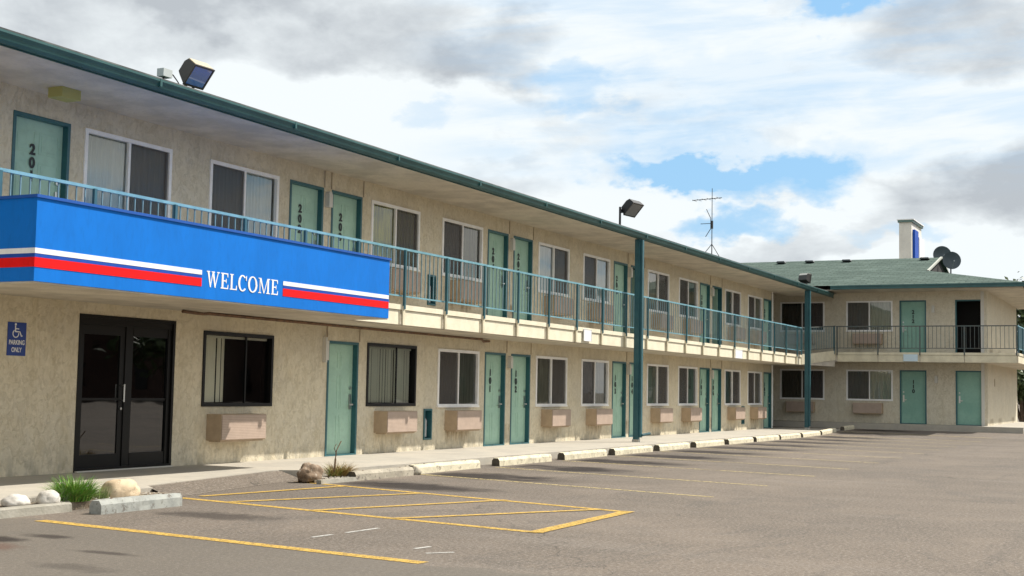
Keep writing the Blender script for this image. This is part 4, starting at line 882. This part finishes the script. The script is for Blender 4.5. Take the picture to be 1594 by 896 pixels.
def blades(n, spread, hmin, hmax, wd, lean, seed, cx_=0, cy_=0):
    rnd = random.Random(seed); b = MB()
    for i in range(n):
        a = rnd.uniform(0, 6.283); rr = spread * math.sqrt(rnd.random()); x, y = cx_ + rr * math.cos(a), cy_ + rr * math.sin(a) * .7; h = rnd.uniform(hmin, hmax); ln = lean * rnd.uniform(.3, 1.2) * (.4 + rr / spread); da = a + rnd.uniform(-.7, .7)
        ta = rnd.uniform(0, 3.14); s = Vector((math.cos(ta), math.sin(ta), 0)) * wd / 2; prev = None; b.cur = rnd.choice((0, 0, 1))
        for j in range(5):
            t = j / 4; p_ = Vector((x + math.cos(da) * ln * t * t, y + math.sin(da) * ln * t * t, h * (t - .28 * t * t * (ln / .2)))); w2 = s * (1 - t ** 1.5)
            cur = (p_ - w2, p_ + w2)
            if prev: b.quad(prev[0], prev[1], cur[1], cur[0])
            prev = cur
    return b
def leafm(name, a, b_):
    m = mat(name, a, .55, vscale=14, col2=b_); m.node_tree.nodes['Principled BSDF'].inputs['Subsurface Weight'].default_value = 0; return m
M_g1 = leafm('fresh_grass_blade', (.15, .34, .035), (.085, .22, .02)); M_g2 = leafm('yellow_green_blade', (.22, .30, .05), (.13, .20, .03)); M_d1 = leafm('straw_blade', (.40, .30, .10), (.28, .18, .06)); M_d2 = leafm('russet_blade', (.26, .11, .035), (.20, .15, .05))
gp = empty('grass_clump', (11.25, 11.1, zbed), label='bushy bright green grass clump between the white rock and cream boulder', cat='plant')
blades(800, .20, .15, .37, .014, .22, 3).build('grass_blades', [M_g1, M_g2], gp, (11.22, 11.08, zbed)); blades(70, .09, .10, .24, .013, .16, 5).build('variegated_leaves', [mat('striped_leaf', (.34, .38, .24), .6, vscale=60, col2=(.10, .14, .06)), M_g1], gp, (10.98, 11.06, zbed))
blades(200, .14, .08, .18, .006, .1, 15).build('feathery_leaves', [mat('sage_leaf', (.24, .30, .13), .7), M_g2], gp, (11.62, 11.1, zbed))
g2 = empty('dry_grass_tuft', (17.0, 11.45, ZL), label='yellow and russet dry grass tuft with one tall dead stalk', cat='plant')
blades(420, .16, .18, .34, .010, .30, 8).build('grass_blades', [M_d1, M_d2], g2, (17.05, 11.42, ZL + .03)); blades(120, .10, .18, .32, .010, .24, 18).build('green_blades', [M_g2, M_d1], g2, (16.88, 11.43, ZL + .03))
b = MB(); b.tube([(0, 0, 0), (.01, 0, .25), (.04, 0, .42), (.16, 0, .56)], .009); b.tube([(.03, 0, .38), (-.02, 0, .46), (.03, 0, .52)], .006); b.tube([(0, 0, .1), (.02, .0, .3)], .015); b.build('dead_stalk', mat('dead_stalk_bark', (.14, .09, .05), .9), g2, (16.88, 11.42, ZL + .03))
# pebbles
b = MB(); rnd = random.Random(4)
def peb(cx_, cy_, cz_, r_):
    i = len(b.v)
    for (x, y, z) in ((1, 0, 0), (0, 1, 0), (-1, 0, 0), (0, -1, 0), (0, 0, .8), (0, 0, -.5)): b.v.append((cx_ + x * r_ * rnd.uniform(.7, 1.2), cy_ + y * r_ * rnd.uniform(.7, 1.2), cz_ + z * r_))
    for f in ((0, 1, 4), (1, 2, 4), (2, 3, 4), (3, 0, 4), (1, 0, 5), (2, 1, 5), (3, 2, 5), (0, 3, 5)): b.f.append(tuple(i + j for j in f)); b.mi.append(0)
for i in range(260): peb(rnd.uniform(16.45, 17.6), rnd.uniform(11.2, 11.7), ZL + .055, rnd.uniform(.010, .028))
for i in range(160): peb(rnd.uniform(10.3, 12.6), rnd.uniform(10.99, 11.2), zbed + .008, rnd.uniform(.008, .024))
tag(b.build('pebbles', mat('pale_pebble', (.52, .48, .40), .85, vscale=20, col2=(.30, .26, .22))), kind='stuff')

# ------------------------------------------------------------------ TREES
M_bark = mat('tree_bark', (.12, .085, .06), .95, vscale=8, col2=(.07, .05, .035), bump=.6)
def tree(x, y, h, rad, label, seed, leafs, nleaf=5000, lsz=.12, grp=None, base_h=.25):
    rnd = random.Random(seed); z0 = ZL - .02; r = empty('tree', (x, y, z0), label=label, cat='tree', group=grp); b = MB(); limbs = []
    b.bar((0, 0, 0), (0, 0, h * base_h), .16, 10, .12)
    tips = []
    for i in range(11):
        a = i * 2.4 + rnd.uniform(-.4, .4); t = rnd.uniform(.35, .95); hh = h * (base_h + (1 - base_h) * t); rr = rad * math.sin(math.pi * min(.95, .2 + t * .75)) * rnd.uniform(.45, .85)
        e = Vector((math.cos(a) * rr, math.sin(a) * rr, hh)); b.bar((0, 0, h * base_h * rnd.uniform(.85, 1.3)), e * .55 + Vector((0, 0, h * .12)), .07, 6, .04); b.bar(e * .55 + Vector((0, 0, h * .12)), e, .04, 5, .012); tips.append(e)
    b.bar((0, 0, h * base_h), (0, 0, h * .9), .12, 8, .02); tips += [Vector((0, 0, h * .9)), Vector((0, 0, h * .6))]
    b.build('trunk', M_bark, r, (x, y, z0)); b = MB()
    for i in range(nleaf):
        c_ = rnd.choice(tips); q = Vector((rnd.gauss(0, 1), rnd.gauss(0, 1), rnd.gauss(0, .8))) * rad * .23 + c_
        if q.z < h * base_h * .7: continue
        n_ = Vector((rnd.gauss(0, 1), rnd.gauss(0, 1), rnd.gauss(0, 1) + .5)).normalized(); t1 = n_.orthogonal().normalized() * lsz * rnd.uniform(.5, 1.2); t2 = n_.cross(t1).normalized() * lsz * rnd.uniform(.3, .7); b.cur = rnd.choice((0, 0, 1))
        b.quad(q - t1, q + t2, q + t1, q - t2)
    b.build('crown', leafs, r, (x, y, z0)); return r
L1 = leafm('dark_green_leaf', (.045, .075, .022), (.03, .055, .015)); L2 = leafm('light_green_leaf', (.09, .12, .035), (.06, .09, .025))
tree(76, 7.15, 7.6, 2.4, 'dark leafy tree showing past the right end of the far wing', 4, [L1, L2], 9000, .15, base_h=.06)
# long low building, added out of view to give the glass dark reflections
br_ = empty('reflection_building', (80, -38, ZL), label='unseen long dark brick building added across the street for dark window reflections', cat='building')
b = wall_mesh(-60, 70, 0, 7.2, [(x, x + 1.6, 1.0, 2.6) for x in range(-56, 66, 6)], 9, .2); b.v = [(x, -y, z) for x, y, z in b.v]
b.build('wall', mat('dark_brick', (.10, .055, .04), .9, vscale=3, col2=(.07, .04, .03), bump=.4), br_, (80, -38, ZL)); b = MB(); b.box(-61, 71, -9.5, .5, 7.2, 7.5); b.build('roof', mat('dark_flat_roof', (.04, .04, .04), .9), br_, (80, -38, ZL))
for x in range(-56, 66, 6):
    b = MB(); b.box(x, x + 1.6, -.15, -.1, 1.0, 2.6); b.build('window', M_bronze, br_, (80, -38, ZL))
for i, (x, y) in enumerate([(44, -31), (70, -33)]): tree(x, y, 7 + i, 4.2, ('nearer' if i == 0 else 'farther') + ' unseen leafy tree added for window reflections, in front of the dark brick building across the street', 30 + i, [L1, L2], 2600, .34, 'unseen trees added for window reflections', .2)  # trees out of view, added to darken what the windows reflect

tree(71.5, 6.95, 2.9, 1.1, 'low dark leafy shrub at ground level past the right end of the far wing', 14, [L1, L2], 4200, .12, base_h=.04)
